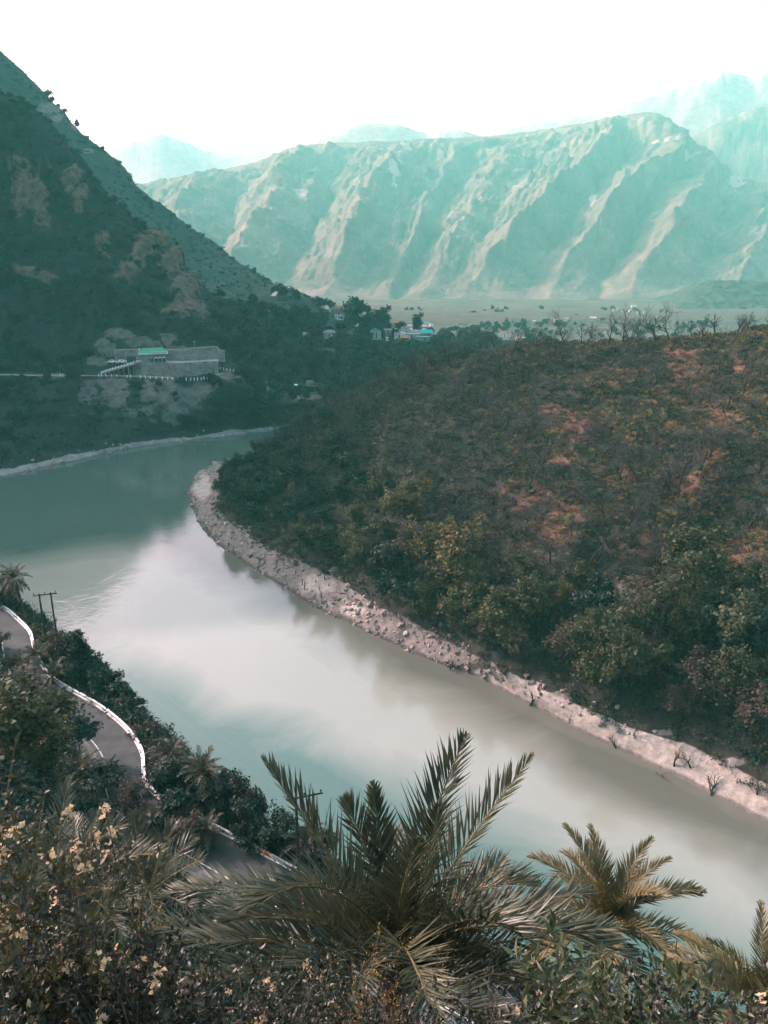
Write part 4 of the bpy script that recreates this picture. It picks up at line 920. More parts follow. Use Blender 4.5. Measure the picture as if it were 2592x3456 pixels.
HS = [(1336, 1106, 24, 5.5, 'slate', 'red', 'hip', 'house with dark red hip roof at the top left of village', 2), (1356, 1110, 22, 4.5, 'white', 'slate', 'flat', 'white two storey house with balcony below the red roof', 2), (1378, 1098, 16, 3.5, 'grey', 'white', 'gable', 'small house with white sheet roof at village top', 1), (1387, 1110, 20, 3.5, 'pale', 'grey', 'gable', 'pale house in the middle of the upper village row', 1),
      (1436, 1104, 26, 4.5, 'pale', 'green', 'gable', 'house with light green roof beside the water tower', 1), (1434, 1112, 24, 3.5, 'slate', 'pink', 'hip', 'house with faded pink roof under the light green roof', 1), (1456, 1104, 11, 3.5, 'white', 'white', 'flat', 'small bright white hut at the right top of village', 1), (1366, 1120, 22, 3.5, 'pale', 'slate', 'gable', 'pale house at left of the second village row', 1),
      (1394, 1121, 18, 3.2, 'white', 'grey', 'gable', 'white house in the centre of the second village row', 1), (1420, 1124, 52, 3.4, 'grey', 'slate', 'gable', 'long house with thin slate roof across the village', 1), (1368, 1130, 40, 3.8, 'pale', 'slate', 'flat', 'wide pale house with many windows in the third row', 1), (1404, 1132, 26, 3.4, 'slate', 'grey', 'hip', 'dark house with grey hip roof left of the turquoise roof', 1),
      (1436, 1138, 42, 3.6, 'slate', 'teal', 'gable', 'house with bright turquoise metal roof', 1), (1386, 1140, 58, 3.4, 'grey', 'pale', 'flat', 'long low house with pale roof edge above the orange roof', 1), (1358, 1142, 13, 4.5, 'white', 'white', 'front', 'white gable wall just above the orange brown roof', 1), (1366, 1152, 34, 3.0, 'brown', 'orange', 'hip', 'house with weathered orange brown roof at the village foot', 1),
      (1338, 1142, 14, 4.5, 'pale', 'slate', 'flat', 'narrow pale house at the left foot of village', 1), (1460, 1142, 24, 3.4, 'brown', 'brown', 'hip', 'brown house right below the turquoise roof', 1), (1426, 1148, 46, 2.6, 'slate', 'green', 'flat', 'low shed with thin green roof under the turquoise roof', 1), (1308, 1138, 24, 5.5, 'dkred', 'slate', 'gable', 'dark red walled house left of the village', 2),
      (1146, 1064, 56, 5.5, 'slate', 'brown', 'hip', 'temple like hall with wide brown roof on the ridge', 2), (1147, 1076, 30, 3.4, 'white', 'pale', 'flat', 'white hut directly below the brown roofed hall', 1), (1268, 1142, 32, 6.0, 'grey', 'green', 'front', 'grey house with pale green gable roof among the trees', 1), (1113, 1140, 38, 3.8, 'grey', 'slate', 'hip', 'low grey house among the trees below brown roofed hall', 1),
      (1119, 1150, 8, 3.0, 'white', 'white', 'flat', 'tiny white hut below the low grey house', 1), (1306, 1150, 8, 2.6, 'white', 'white', 'flat', 'tiny white hut below the dark red house', 1), (1030, 1142, 24, 3.0, 'grey', 'pale', 'gable', 'pale low house at the left edge of the village wood', 1), (1561, 1108, 34, 3.6, 'white', 'dkred', 'gable', 'outlying house with long dark red roof right of village', 1),
      (1531, 1138, 16, 3.8, 'white', 'slate', 'gable', 'white house among the trees right of the turquoise roof', 1), (1591, 1132, 11, 3.6, 'white', 'green', 'gable', 'small white house with green roof in the right wood', 1), (1704, 1136, 38, 3.6, 'white', 'brown', 'hip', 'low white bungalow at the right end of village wood', 1), (1755, 1150, 28, 3.0, 'pale', 'pink', 'flat', 'low pale house just above the crest of right hill', 1)]
def clear_view(px, py):
    k = np.ones(len(px), bool)
    for h_ in HS: k &= ~((np.abs(px - h_[0]) < h_[2] / 2 + 9) & (py > h_[1] - 6) & (py < h_[1] + 34))
    for x_, y_ in ((975, 1318), (1053, 1306)): k &= ~((np.abs(px - x_) < 45) & (py > y_ - 4) & (py < y_ + 40))
    return k
# ---- forest of the left valley side: the nearest trees one by one, the rest as one wood
def forest(p, px, py, n, a): return (p[:, 2] > 3.2) * (px > 430) * (px < 1850) * front(p, n) * (py > 985) * (px + (py - 1290) * .6 > 690) * (1 - .8 * a['soil']) * ~shelf_px(p, px, py) * off_road(p) * clear_view(px, py)
P, n_, px, py = scatter(LM, 9000, forest, 24)
o = np.argsort(P[:, 1]); P, px, py = P[o], px[o], py[o]
keep = []
for k in range(len(P)):
    if all((P[k][0] - P[j][0]) ** 2 + (P[k][1] - P[j][1]) ** 2 > 30 for j in keep[-160:]): keep.append(k)
keep = np.array(keep); vis = [k for k in keep if not (px[k] > 1000 and py[k] > 1390 - (px[k] - 1000) * .35)]
things = vis[:200]; rest = np.array([k for k in keep if k not in set(things)])
def lf_zone(k): return ('below the plaza on left bank' if px[k] < 800 else 'behind the river bend') if py[k] > 1290 else ('on the slope right of plaza' if px[k] < 860 else 'below the village')
zs = {}
for k in things: zs.setdefault(lf_zone(k), []).append(k)
for zone, ids in zs.items():
    rk_ = ranks(ids, px)
    for k in ids:
        me = TEALT[random.randrange(5)]
        plant('forest_tree', [('trunk', me[0]), ('crown', me[1])], P[k] - np.array([0, 0, .3]), 'rounded dark teal tree %s, %s from left there' % (zone, ordw(rk_[k])), 'tree', 'forest trees ' + zone, scl=random.uniform(.75, 1.35), sz=random.uniform(.9, 1.2))
wood_t = []
for tr_, cr_ in TEALT:
    v1 = np.empty(len(tr_.vertices) * 3, np.float32); tr_.vertices.foreach_get('co', v1); v2 = np.empty(len(cr_.vertices) * 3, np.float32); cr_.vertices.foreach_get('co', v2)
    v1, v2 = v1.reshape(-1, 3), v2.reshape(-1, 3); fs = [tuple(q.vertices) for q in tr_.polygons]; n1 = len(v1); f2 = [tuple(i + n1 for i in q.vertices) for q in cr_.polygons]
    wood_t.append(mesh('wood_tree', np.concatenate([v1, v2]), fs + f2, False, (BARK, L_TEAL), [0] * len(fs) + [1] * len(f2)))
stuff('far_wood', P[rest] - np.array([0, 0, .3]), .7 + .6 * np.random.default_rng(3).random(len(rest)), wood_t, 'dark green wood round the village across the river', 'wood', tilt=.05)
stuff('valley_wood', VALLEY_P[:1300], .5 + .7 * np.random.default_rng(8).random(len(VALLEY_P[:1300])), wood_t, 'scattered hazy trees on the far valley floor', 'wood', tilt=.05)
stuff('mountain_wood', MTN_P, .35 + .45 * np.random.default_rng(18).random(len(MTN_P)) ** 2, wood_t, 'dark small trees clustered on the left mountain face', 'wood', tilt=.08)
# trees that stand out
KL = {'t': (TEALT, 'forest_tree', 'dark teal tree'), 'd': (DARKT, 'dark_tree', 'dark green tree')}
def lone(px, py, h, k, lab, terr=(LM,), wide=1.0, grp=None):
    loc = hit(px, py, *terr)
    if loc is None: return
    me = KL[k][0][random.randrange(4)]; e = plant(KL[k][1], [('trunk', me[0]), ('crown', me[1])], loc - Vector((0, 0, .3)), lab, 'tree', grp, scl=h / 7.5 * wide, sz=1 / wide)
for a in ((268, 1312, 12, 'd', 'big dark round tree in front of the road left of plaza ramp', (LM,), 1.1), (1212, 1118, 24, 't', 'tallest broad dark tree on the village skyline', (LM,), .95), (1262, 1122, 17, 't', 'dark tree just right of the tallest skyline tree', (LM,), .9), (1297, 1120, 19, 't', 'narrow tall tree at the right of the skyline clump', (LM,), .7), (1240, 1124, 15, 't', 'lower dark tree between the two tall skyline trees', (LM,), 1.0),
          (1354, 1092, 8, 't', 'small square topped tree above the red roofed house', (LM,), .9), (1408, 1112, 17, 't', 'tall ragged tree beside the water tower', (LM,), .75), (1446, 1098, 7, 't', 'small round tree right of the water tower', (LM,), 1.2), (1600, 1150, 12, 't', 'dark round tree right of the village', (LM,), 1.2), (1560, 1152, 11, 't', 'dark tree in front of the red roofed outlying house', (LM,), 1.2), (1640, 1160, 9, 't', 'tree at the right end of the village wood', (LM,), 1.2), (1520, 1158, 9, 't', 'dark tree between the village and the outlying houses', (LM,), 1.2),
          (940, 1010, 12, 't', 'dark tree below the light path on the left ridge', (LM, 'rear_mountain'), 1.1), (1000, 1015, 9, 't', 'tree at the head of the light path', (LM, 'rear_mountain'), 1.1), (1075, 1045, 10, 't', 'tree on the ridge left of the brown roofed temple', (LM, 'rear_mountain'), 1.1), (1110, 1050, 9, 't', 'tree touching the brown roofed temple from the left', (LM, 'rear_mountain'), 1.0)): lone(*a)
SKYT = [(170, 322, 9), (185, 340, 8), (160, 318, 7), (205, 352, 5), (222, 372, 6), (262, 402, 8), (300, 460, 5), (352, 500, 6), (400, 552, 5), (440, 600, 5), (500, 668, 6), (515, 680, 5), (590, 722, 5), (642, 760, 5), (690, 790, 5), (750, 835, 5), (790, 868, 5), (860, 915, 7), (900, 940, 5), (950, 968, 6)]
for i, (x, y, h) in enumerate(SKYT): lone(x - 4, y + 14, h, 't', 'small tree on the skyline of the left mountain, %s from the left' % ordw(i + 1), ('rear_mountain',), 1.0, 'trees on the left skyline')

# ---- bank of the far side: boulders, sand spit
P, n_, px, py = scatter(LM, 60000, lambda p, px, py, n, a: (p[:, 2] > -.2) * (p[:, 2] < 3.4) * inframe(px, py, 40) * (px < 900) * (np.exp(-(((px - 500) / 70) ** 2 + ((py - 1478) / 14) ** 2)) < .35), 31)
rg = np.random.default_rng(32); s = .25 + 1.1 * rg.random(len(P)) ** 5; o = np.argsort(-s)
stuff('far_bank_rubble', P[o[60:2600]], s[o[60:2600]], ROCKG, 'grey broken rocks along the far left bank', 'rubble', tilt=.5)
rk_ = ranks(list(o[:60]), px)
for k in o[:60]: tag(obj('boulder', ROCKG[random.randrange(6)], loc=P[k], rot=(random.random(), random.random(), random.random() * 6), scl=s[k]), 'grey boulder among the rocks of the far left bank, %s from left' % ordw(rk_[k]), 'boulder', 'boulders of the far left bank')
tag(obj('boulder', ROCKG[2], loc=Vector(PZ(362, 1527, .6)), scl=2.4), 'large pale boulder at the water edge of the far left bank', 'boulder')
M_sand = var_mat('pale_sand', (0.42, 0.38, 0.33), (0.62, 0.56, 0.50), .3)
def flat_patch(name, L, z, m, thick=.0, seed=0):
    c = np.mean(np.array([PZ(x, y, z) for x, y in L]), 0); pts = [PZ(x, y, z) for x, y in L]; n = len(pts)
    ring = hermite(np.arange(n + 1), np.array(pts + [pts[0]]), np.linspace(0, n, 8 * n + 1)[:-1]); k = len(ring)
    in1 = c + (ring - c) * .6 + np.array([0, 0, thick]); v = [c + np.array([0, 0, thick * 1.2])] + list(in1) + list(ring)
    f = [(0, 1 + i, 1 + (i + 1) % k) for i in range(k)] + [(1 + i, 1 + k + i, 1 + k + (i + 1) % k, 1 + (i + 1) % k) for i in range(k)]
    me = mesh(name, v, f, True); bm = bmesh.new(); bm.from_mesh(me); bmesh.ops.recalc_face_normals(bm, faces=bm.faces); bm.to_mesh(me); bm.free()
    return tag(obj(name, me, m), kind='structure')
flat_patch('sand_spit', [(425, 1490), (470, 1473), (560, 1465), (575, 1478), (520, 1490), (450, 1500)], 0.4, M_sand, 1.0)
flat_patch('sand_bar', [(672, 1588), (715, 1574), (716, 1556), (758, 1558), (785, 1549), (780, 1562), (745, 1582), (705, 1600), (675, 1620), (655, 1615)], 0.03, var_mat('shaded_sand', (0.13, 0.125, 0.11), (0.22, 0.205, 0.18), .3), .12)  # bar sand painted darker to stand in for shadow

# ---- road under the plaza, plaza floor, walls, ramp, posts
M_conc = var_mat('pale_concrete', (0.24, 0.235, 0.22), (0.36, 0.35, 0.33), .4)
M_white = var_mat('white_paint', (0.66, 0.65, 0.62), (0.82, 0.81, 0.78), 1.5)
m = mat('stone_wall', (0.2, 0.19, 0.175)); t = NT(m); br = t.n.new('ShaderNodeTexBrick'); br.inputs['Scale'].default_value = 1.0; br.inputs['Brick Width'].default_value = 1.6; br.inputs['Row Height'].default_value = .55; br.inputs['Mortar Size'].default_value = .05
br.inputs['Color1'].default_value = (.17, .165, .15, 1); br.inputs['Color2'].default_value = (.27, .26, .24, 1); br.inputs['Mortar'].default_value = (.10, .10, .09, 1)
cx = t.n.new('ShaderNodeSeparateXYZ'); t.l.new(t.pos, cx.inputs[0]); cb = t.n.new('ShaderNodeCombineXYZ'); t.l.new(cx.outputs[0], cb.inputs[0]); t.l.new(cx.outputs[2], cb.inputs[1]); t.l.new(cb.outputs[0], br.inputs['Vector'])
t.base(t.mix(1.0, br.outputs[0], t.ramp(t.noise(.25, 6, .7), [(.3, (.5, .5, .5)), (.7, (1.3, 1.3, 1.3))]), 'MULTIPLY')); M_wall = m
def strip(name, line, w0, w1, dz, m, nrm=None):
    line = np.asarray(line); tg = np.gradient(line, axis=0); tg[:, 2] = 0; tg /= np.linalg.norm(tg, axis=1)[:, None]
    n = np.stack([-tg[:, 1], tg[:, 0], 0 * tg[:, 0]], 1) if nrm is None else nrm
    a, b = line + n * w0 + np.array([0, 0, dz]), line + n * w1 + np.array([0, 0, dz]); k = len(line)
    v = np.concatenate([a, b]); f = np.array([(i, i + 1, k + i + 1, k + i) for i in range(k - 1)])
    if np.cross(v[1] - v[0], v[k] - v[0])[2] < 0: f = f[:, ::-1]
    return mesh(name, v, np.ascontiguousarray(f), True), n
def wall_mesh(line, h0, h1, th, n, off=0.0):
    """upright wall along a line, from h0 to h1 above it"""
    line = np.asarray(line); k = len(line); h1 = np.broadcast_to(h1, (k,)); h0 = np.broadcast_to(h0, (k,)); z = np.zeros(k)
    A = line + n * off; Bk = line + n * (off + th)
    v = np.concatenate([A + np.stack([z, z, h0], 1), A + np.stack([z, z, h1], 1), Bk + np.stack([z, z, h1], 1), Bk + np.stack([z, z, h0], 1)]); f = []
    for i in range(k - 1):
        for q in range(3): f.append((q * k + i, q * k + i + 1, (q + 1) * k + i + 1, (q + 1) * k + i))
    f += [(0, k, 2 * k, 3 * k), (k - 1, 4 * k - 1, 3 * k - 1, 2 * k - 1)]
    me = mesh('wall', v, f); bm = bmesh.new(); bm.from_mesh(me); bmesh.ops.recalc_face_normals(bm, faces=bm.faces); bm.to_mesh(me); bm.free(); return me
rme, rn = strip('valley_road', rdl, 0.6, 6.2, 0.45, M_conc); 
if rn[:, 1].mean() < 0: rme, rn = strip('valley_road', rdl, -0.6, -6.2, 0.45, M_conc); rn = -rn
tag(obj('valley_road', rme, var_mat('dusty_road', (0.16, 0.155, 0.145), (0.26, 0.25, 0.235), .3)), kind='structure')
FW = [(433, 1275), (484, 1277), (577, 1281), (644, 1284), (690, 1281), (725, 1272)]
fw = np.array([np.array(hit(x, y, LM)) for x, y in FW]); fw[:, 2] = fw[:, 2].mean()
fwl = hermite(np.arange(len(fw)), fw, np.linspace(0, len(fw) - 1, 40)); fwl = fwl + np.array([0.6, 7.2, 0.0]); Z0 = fwl[0, 2]; PLZ = Z0 + 7.0
nb_ = np.tile(np.array([0, 1.0, 0]), (40, 1))
w = tag(obj('retaining_wall', wall_mesh(fwl, -.6, 7.6, .6, nb_), M_wall), 'tall stone retaining wall holding up the plaza above the road', 'wall')
v = [tuple(p[:2]) + (PLZ,) for p in [fwl[0] + np.array([-16, 3, 0])] + list(fwl + np.array([0, .5, 0]))] + [tuple(p[:2]) + (PLZ,) for p in (fwl + np.array([-4, 22, 0]))[::-1]]
tag(obj('plaza_floor', mesh('plaza_floor', v, [tuple(range(len(v)))]), M_conc), kind='structure')
bk = fwl[::3] + np.array([0.5, 15.5, 0]); bk = np.concatenate([[bk[0] + np.array([-14, -3, 0])], [bk[0] + np.array([-6, -1, 0])], bk])
bk[:, 2] = PLZ; hh = np.where(np.arange(len(bk)) < 8, 5.4, 6.4); hh[-2:] = 4.4
w = tag(obj('retaining_wall', wall_mesh(bk, -1.5, hh, .7, np.tile(np.array([0, 1.0, 0]), (len(bk), 1))), M_wall), 'upper stone retaining wall behind the green roofed pavilion', 'wall')
cp = wall_mesh(bk, hh + .004, hh + .35, .9, np.tile(np.array([0, 1.0, 0]), (len(bk), 1)), -.1); obj('coping', cp, M_conc, w)
# handrail along the plaza edge: posts and bars as parts of one thing
e = empty('plaza_railing', fwl[20] + np.array([0, .3, 7.6])); b = MB()
for q in range(2): b.tube([p + np.array([0, .3, 8.0 + q * .45]) - np.array(e.location) for p in fwl[::3]], .03, 4)
b.build('rail', M_conc, e)
for i in range(0, 40, 2): MB().box(fwl[i] + np.array([0, .3, 8.05]) - np.array(e.location), (.10, .10, .9)).build('rail_post', M_conc, e)
tag(e, 'thin railing along the front edge of the plaza', 'railing')
# ramp with its white balusters
ra = np.array(fwl[4]) + np.array([-1.5, -1.0, 7.0]); rb = np.array(hit(330, 1270, LM)) + np.array([1, 4.5, .9])
e = empty('ramp', rb); d = ra - rb; L = np.linalg.norm(d[:2]); hx = np.array([d[0], d[1], 0]) / L; hn = np.array([-hx[1], hx[0], 0])
b = MB(); v = []
for q in (0, 1):
    for s in (-1.6, 1.6):
        for z in (-.25, .25): v.append(d * q + hn * s + np.array([0, 0, z]))
b.add(v, [(0, 1, 3, 2), (4, 6, 7, 5), (0, 4, 5, 1), (2, 3, 7, 6), (1, 5, 7, 3), (0, 2, 6, 4)]); b.build('deck', M_conc, e)
b = MB()
for s in (-1.5, 1.5): b.tube([hn * s + np.array([0, 0, 1.05]), d + hn * s + np.array([0, 0, 1.05])], .10, 4)
b.build('handrail', M_white, e)
for i in range(24): MB().box(d * ((i + .3) / 24) + hn * -1.5 + np.array([0, 0, .62]), (.5, .22, .62)).build('baluster', M_white, e)
for i in range(7): MB().box(d * ((i + .5) / 7) + np.array([0, 0, -d[2] * (i + .5) / 14 - .25]), (.5, 2.6, d[2] * (i + .5) / 7)).build('pier', M_wall, e)
tag(e, 'sloping ramp with white balusters climbing to the plaza', 'ramp')
gp = MB(); gp.box((0, 0, .75), (.42, .42, 1.5), bev=.06); gpm = gp.me('guard_post', M_white)
PST = [(203, 1270), (212, 1270), (221, 1270), (229, 1269), (238, 1268), (334, 1270), (343, 1270), (358, 1270), (377, 1271), (395, 1271), (429, 1274), (441, 1274), (474, 1276), (491, 1276), (507, 1278), (527, 1279), (548, 1280), (566, 1281), (582, 1282), (600, 1283), (615, 1283), (629, 1284), (644, 1284), (656, 1284), (667, 1283), (680, 1282), (689, 1280), (700, 1279), (707, 1277), (714, 1275), (721, 1272)]
for i, (x, y) in enumerate(PST):
    loc = hit(x, y + 1, LM)
    tag(obj('guard_post', gpm, loc=loc), 'white guard post on the valley road below the plaza, %s from the left' % ordw(i + 1), 'post', 'white posts along the valley road')
for i in range(10):
    q = (i + .2) / 10; loc = rb + d * q * .9 + hn * 3.2 + np.array([0, 0, -.2])
    tag(obj('guard_post', gpm, loc=loc, scl=1.25), 'tall white post behind the ramp, %s from the left' % ordw(i + 1), 'post', 'white posts behind the ramp')
PSR = [(722, 1240), (733, 1243), (744, 1247), (755, 1249), (766, 1251), (777, 1253), (788, 1255)]
for i, (x, y) in enumerate(PSR): tag(obj('guard_post', gpm, loc=hit(x, y, LM), scl=.9), 'white post on the curving road right of the plaza, %s from left' % ordw(i + 1), 'post', 'white posts right of the plaza')

# ---- pavilion with green roof
M_green = var_mat('green_roof', (0.010, 0.20, 0.105), (0.020, 0.28, 0.15), .8, rough=.45); M_pav = var_mat('grey_plaster', (0.13, 0.13, 0.12), (0.22, 0.215, 0.20), .7); M_darkin = mat('dark_interior', (0.012, 0.014, 0.014))
M_glass = mat('window_glass', (0.02, 0.028, 0.03), .1, .5)
YP = fwl[:, 1].min() + 8.0
pc = PY(520, 1222, YP)
e = empty('pavilion', (pc[0], pc[1], PLZ), (0, 0, R(16))); Lx, Dy, Hh = 12.5, 7.5, 4.7
b = MB(); b.box((-3.2, 0, Hh / 2), (6.1, Dy, Hh)); b.box((3, 2.6, Hh / 2), (6.3, 2.2, Hh)); b.box((0, 0, Hh + .16), (Lx + .1, Dy + .1, .32)); b.box((3, -.2, 2.4), (6.3, 6.9, .25)); b.build('wall', M_pav, e)
for x in (.3, 2.2, 4.1, 6.0): MB().box((x, -Dy / 2 + .25, Hh / 2), (.4, .4, Hh)).build('column', M_pav, e)
MB().box((3.1, -Dy / 2 + .2, 2.95), (5.4, .12, .5)).build('balcony_rail', M_white, e)
for x in (1.25, 3.15, 5.05): MB().box((x, -Dy / 2 + 1.2, 1.2), (1.3, .1, 2.1)).build('door', M_darkin, e)
for x in (-5.2, -3.9, -2.6, -1.3):
    f = MB().box((x, -Dy / 2 - .03, 3.5), (.8, .1, 1.1)).build('window', M_white, e); MB().box((x, -Dy / 2 - .09, 3.5), (.62, .06, .92)).build('pane', M_glass, f)
for x in (-1.6, -.6): MB().box((x, -Dy / 2 - .04, 1.25), (.75, .1, 2.3)).build('doorway', M_darkin, e)
for y in (-1.8, .8):
    f = MB().box((-6.3, y, 3.3), (.1, 1.2, 1.5)).build('window', M_white, e); MB().box((-6.36, y, 3.3), (.06, 1.0, 1.3)).build('pane', M_glass, f)
b = MB(); ov = .9; z0, z1 = Hh + .34, Hh + 2.9; X0, X1, Yh = -Lx / 2 - ov, Lx / 2 + ov, Dy / 2 + ov
b.add([(X0, -Yh, z0), (X1, -Yh, z0), (X1, Yh, z0), (X0, Yh, z0), (X0 + 2.0, 0, z1), (X1 - 2.4, 0, z1)], [(0, 1, 5, 4), (1, 2, 5), (2, 3, 4, 5), (3, 0, 4), (0, 3, 2, 1)]); rf = b.build('roof', M_green, e)
b = MB(); b.box((0, -Yh - .06, z0 - .1), (X1 - X0 + .3, .12, .42)); b.box((0, Yh + .06, z0 - .1), (X1 - X0 + .3, .12, .42)); b.box((X0 - .06, 0, z0 - .1), (.12, 2 * Yh, .42)); b.box((X1 + .06, 0, z0 - .1), (.12, 2 * Yh, .42)); b.build('eave_board', M_white, rf)
for x in (.4, 1.9, 3.4, 4.9, 6.4):
    b = MB(); y0 = -Yh - .15; b.add([(x - .75, y0, z0), (x + .75, y0, z0), (x, y0, z0 + 1.0), (x - .75, y0 + 1.5, z0 + .1), (x + .75, y0 + 1.5, z0 + .1), (x, y0 + 2.2, z0 + 1.0)], [(0, 1, 2), (0, 2, 5, 3), (1, 4, 5, 2)]); g = b.build('gablet', M_green, rf)
    b = MB(); b.tube([(x - .8, y0 - .03, z0), (x, y0 - .03, z0 + 1.06)], .12, 4); b.tube([(x + .8, y0 - .03, z0), (x, y0 - .03, z0 + 1.06)], .12, 4); b.build('barge_board', M_white, g)
b = MB(); b.add([(X0 + .1, -1.7, z0 + .2), (X0 + .1, 1.7, z0 + .2), (X0 + .6, 0, z1 - .1)], [(0, 2, 1)]); g = b.build('gable', M_pav, rf)
b = MB(); b.tube([(X0, -1.9, z0 + .1), (X0 + .5, 0, z1)], .15, 4); b.tube([(X0, 1.9, z0 + .1), (X0 + .5, 0, z1)], .15, 4); b.build('barge_board', M_white, g)
tag(e, 'two storey pavilion with bright green roof and white gablets on the plaza', 'building')
# ---- cars, kiosk, mast
M_tyre = mat('tyre_rubber', (0.015, 0.015, 0.015)); M_carw = mat('white_car_paint', (0.75, 0.75, 0.74), .25, .6)
def car(loc, rz, label):
    e = empty('parked_car', loc, (0, 0, rz)); prof = [(-2.1, .35), (-2.15, .8), (-1.7, .95), (-1.1, 1.45), (.5, 1.5), (1.15, 1.0), (2.0, .85), (2.15, .6), (2.1, .35)]
    v = [(x, y, z) for y in (-.85, .85) for x, z in prof]; k = len(prof); f = [(i, i + 1, k + i + 1, k + i) for i in range(k - 1)] + [(k - 1, 0, k, 2 * k - 1), tuple(range(k)), tuple(range(2 * k - 1, k - 1, -1))]
    MB().add(v, f).build('body', M_carw, e)
    for y in (-.87, .87): MB().box((-.3, y, 1.2), (1.5, .03, .36)).build('side_window', M_glass, e)
    b = MB(); b.add([(.56, -.7, 1.44), (.56, .7, 1.44), (1.12, .7, 1.06), (1.12, -.7, 1.06)], [(0, 3, 2, 1)]); o_ = b.build('windscreen', M_glass, e); o_.location = (.03, 0, .03)
    for x in (-1.3, 1.35):
        for y in (-.82, .82): MB().tube([(x, y - .1, .33), (x, y + .1, .33)], .33, 12).build('wheel', M_tyre, e)
    return tag(e, label, 'car', 'cars parked on the plaza')
cl = PY(397, 1222, YP - 1)
car((cl[0] - 2.8, cl[1], PLZ), R(8), 'low white car parked at the left end of the plaza, nearer ramp'); car((cl[0] + 1.9, cl[1] + 1.6, PLZ), R(30), 'white car parked right beside the leftmost car on plaza')
e = empty('kiosk', (PY(441, 1222, YP)[0], YP + 1.5, PLZ)); M_kio = mat('dark_green_sheet', (0.012, 0.06, 0.045)); MB().box((0, 0, 1.45), (4.2, 2.6, 2.9), bev=.05).build('cabin', M_kio, e); MB().box((0, 0, 2.98), (4.5, 2.9, .14)).build('roof', M_kio, e); MB().box((.8, -1.34, 1.1), (.9, .06, 2.0)).build('door', M_darkin, e)
tag(e, 'dark green cabin left of the pavilion', 'kiosk')
mp_ = PY(661, 1231, YP - 6.5); e = empty('lamp_mast', (mp_[0], mp_[1], PLZ)); MB().tube([(0, 0, 0), (0, 0, 5.5), (0, 0, 11.5)], [.14, .11, .07], 8).build('pole', M_conc, e)
b = MB(); b.box((0, 0, 11.6), (1.4, .3, .16)); b.box((0, 0, 10.9), (.8, .2, .12)); b.build('lamp_head', M_conc, e); MB().box((0, 0, .2), (.6, .6, .4)).build('base', M_conc, e); tag(e, 'tall thin lamp mast at the front edge of the plaza', 'mast')

# ---- houses
COLS = {'red': (0.22, 0.055, 0.045), 'brown': (0.20, 0.12, 0.09), 'orange': (0.34, 0.16, 0.11), 'slate': (0.16, 0.17, 0.165), 'white': (0.70, 0.70, 0.66), 'teal': (0.02, 0.36, 0.32), 'green': (0.10, 0.26, 0.20), 'pale': (0.42, 0.40, 0.36), 'pink': (0.36, 0.24, 0.21), 'grey': (0.28, 0.28, 0.27), 'dkred': (0.16, 0.06, 0.05)}
MC = {k: var_mat('house_' + k, tuple(.8 * q for q in v), tuple(min(.85, 1.15 * q) for q in v), .5) for k, v in COLS.items()}
def house(px, py, wpx, hm, wallc, roofc, kind, label, terr=(LM,), rz=0.0, grp='houses of the village across the river', cat='house', fixY=None, storeys=1):
    loc = Vector(PY(px, py, fixY)) if fixY else hit(px, py, *terr)
    if loc is None: return
    Y = loc.y; W = wpx * Y / FPX; D = W * .75 if W < 12 else 8; H = hm
    e = empty('house', loc, (0, 0, rz)); MB().box((0, 0, H / 2 - .5), (W, D, H + 1)).build('wall', MC[wallc], e)
    o_ = .45; x, y = W / 2 + o_, D / 2 + o_; rh = min(W, D) * .32; b = MB(); z = H + .02
    if kind == 'hip': b.add([(-x, -y, z), (x, -y, z), (x, y, z), (-x, y, z), (-x + y * .9, 0, z + rh), (x - y * .9, 0, z + rh)], [(0, 1, 5, 4), (1, 2, 5), (2, 3, 4, 5), (3, 0, 4), (0, 3, 2, 1)])
    elif kind == 'gable': b.add([(-x, -y, z), (x, -y, z), (x, y, z), (-x, y, z), (-x, 0, z + rh), (x, 0, z + rh)], [(0, 1, 5, 4), (2, 3, 4, 5), (0, 4, 3), (1, 2, 5), (0, 3, 2, 1)])
    elif kind == 'front': b.add([(-x, -y, z), (x, -y, z), (x, y, z), (-x, y, z), (0, -y, z + rh), (0, y, z + rh)], [(0, 4, 5, 3), (1, 2, 5, 4), (0, 1, 4), (2, 3, 5), (0, 3, 2, 1)])
    else: b.box((0, 0, z + .15), (2 * x, 2 * y, .3))
    b.build('roof', MC[roofc], e); n = max(1, int(W / 2.6))
    for s in range(storeys):
        zz = H * (s + .55) / storeys
        for i in range(n):
            xx = -W / 2 + W * (i + .5) / n
            if s == 0 and i == n // 2 and n > 1: MB().box((xx, -D / 2 - .04, H * .42 / storeys), (.9, .1, H * .8 / storeys)).build('door', M_darkin, e); continue
            f = MB().box((xx, -D / 2 - .04, zz), (1.15, .1, 1.25)).build('window', M_white, e); MB().box((xx, -D / 2 - .10, zz), (.9, .06, 1.0)).build('pane', M_glass, f)
    if storeys > 1: MB().box((0, -D / 2 - .55, H * .5), (W, 1.1, .15)).build('balcony', MC[wallc], e)
    return tag(e, label, cat, grp)
for px_, py_, w_, h_, wc, rc, kd, lb, st in HS: house(px_, py_, w_, h_ * 1.05, wc, rc, kd, lb, (LM, 'rear_mountain', 'valley_floor'), random.uniform(-.3, .3), storeys=st)
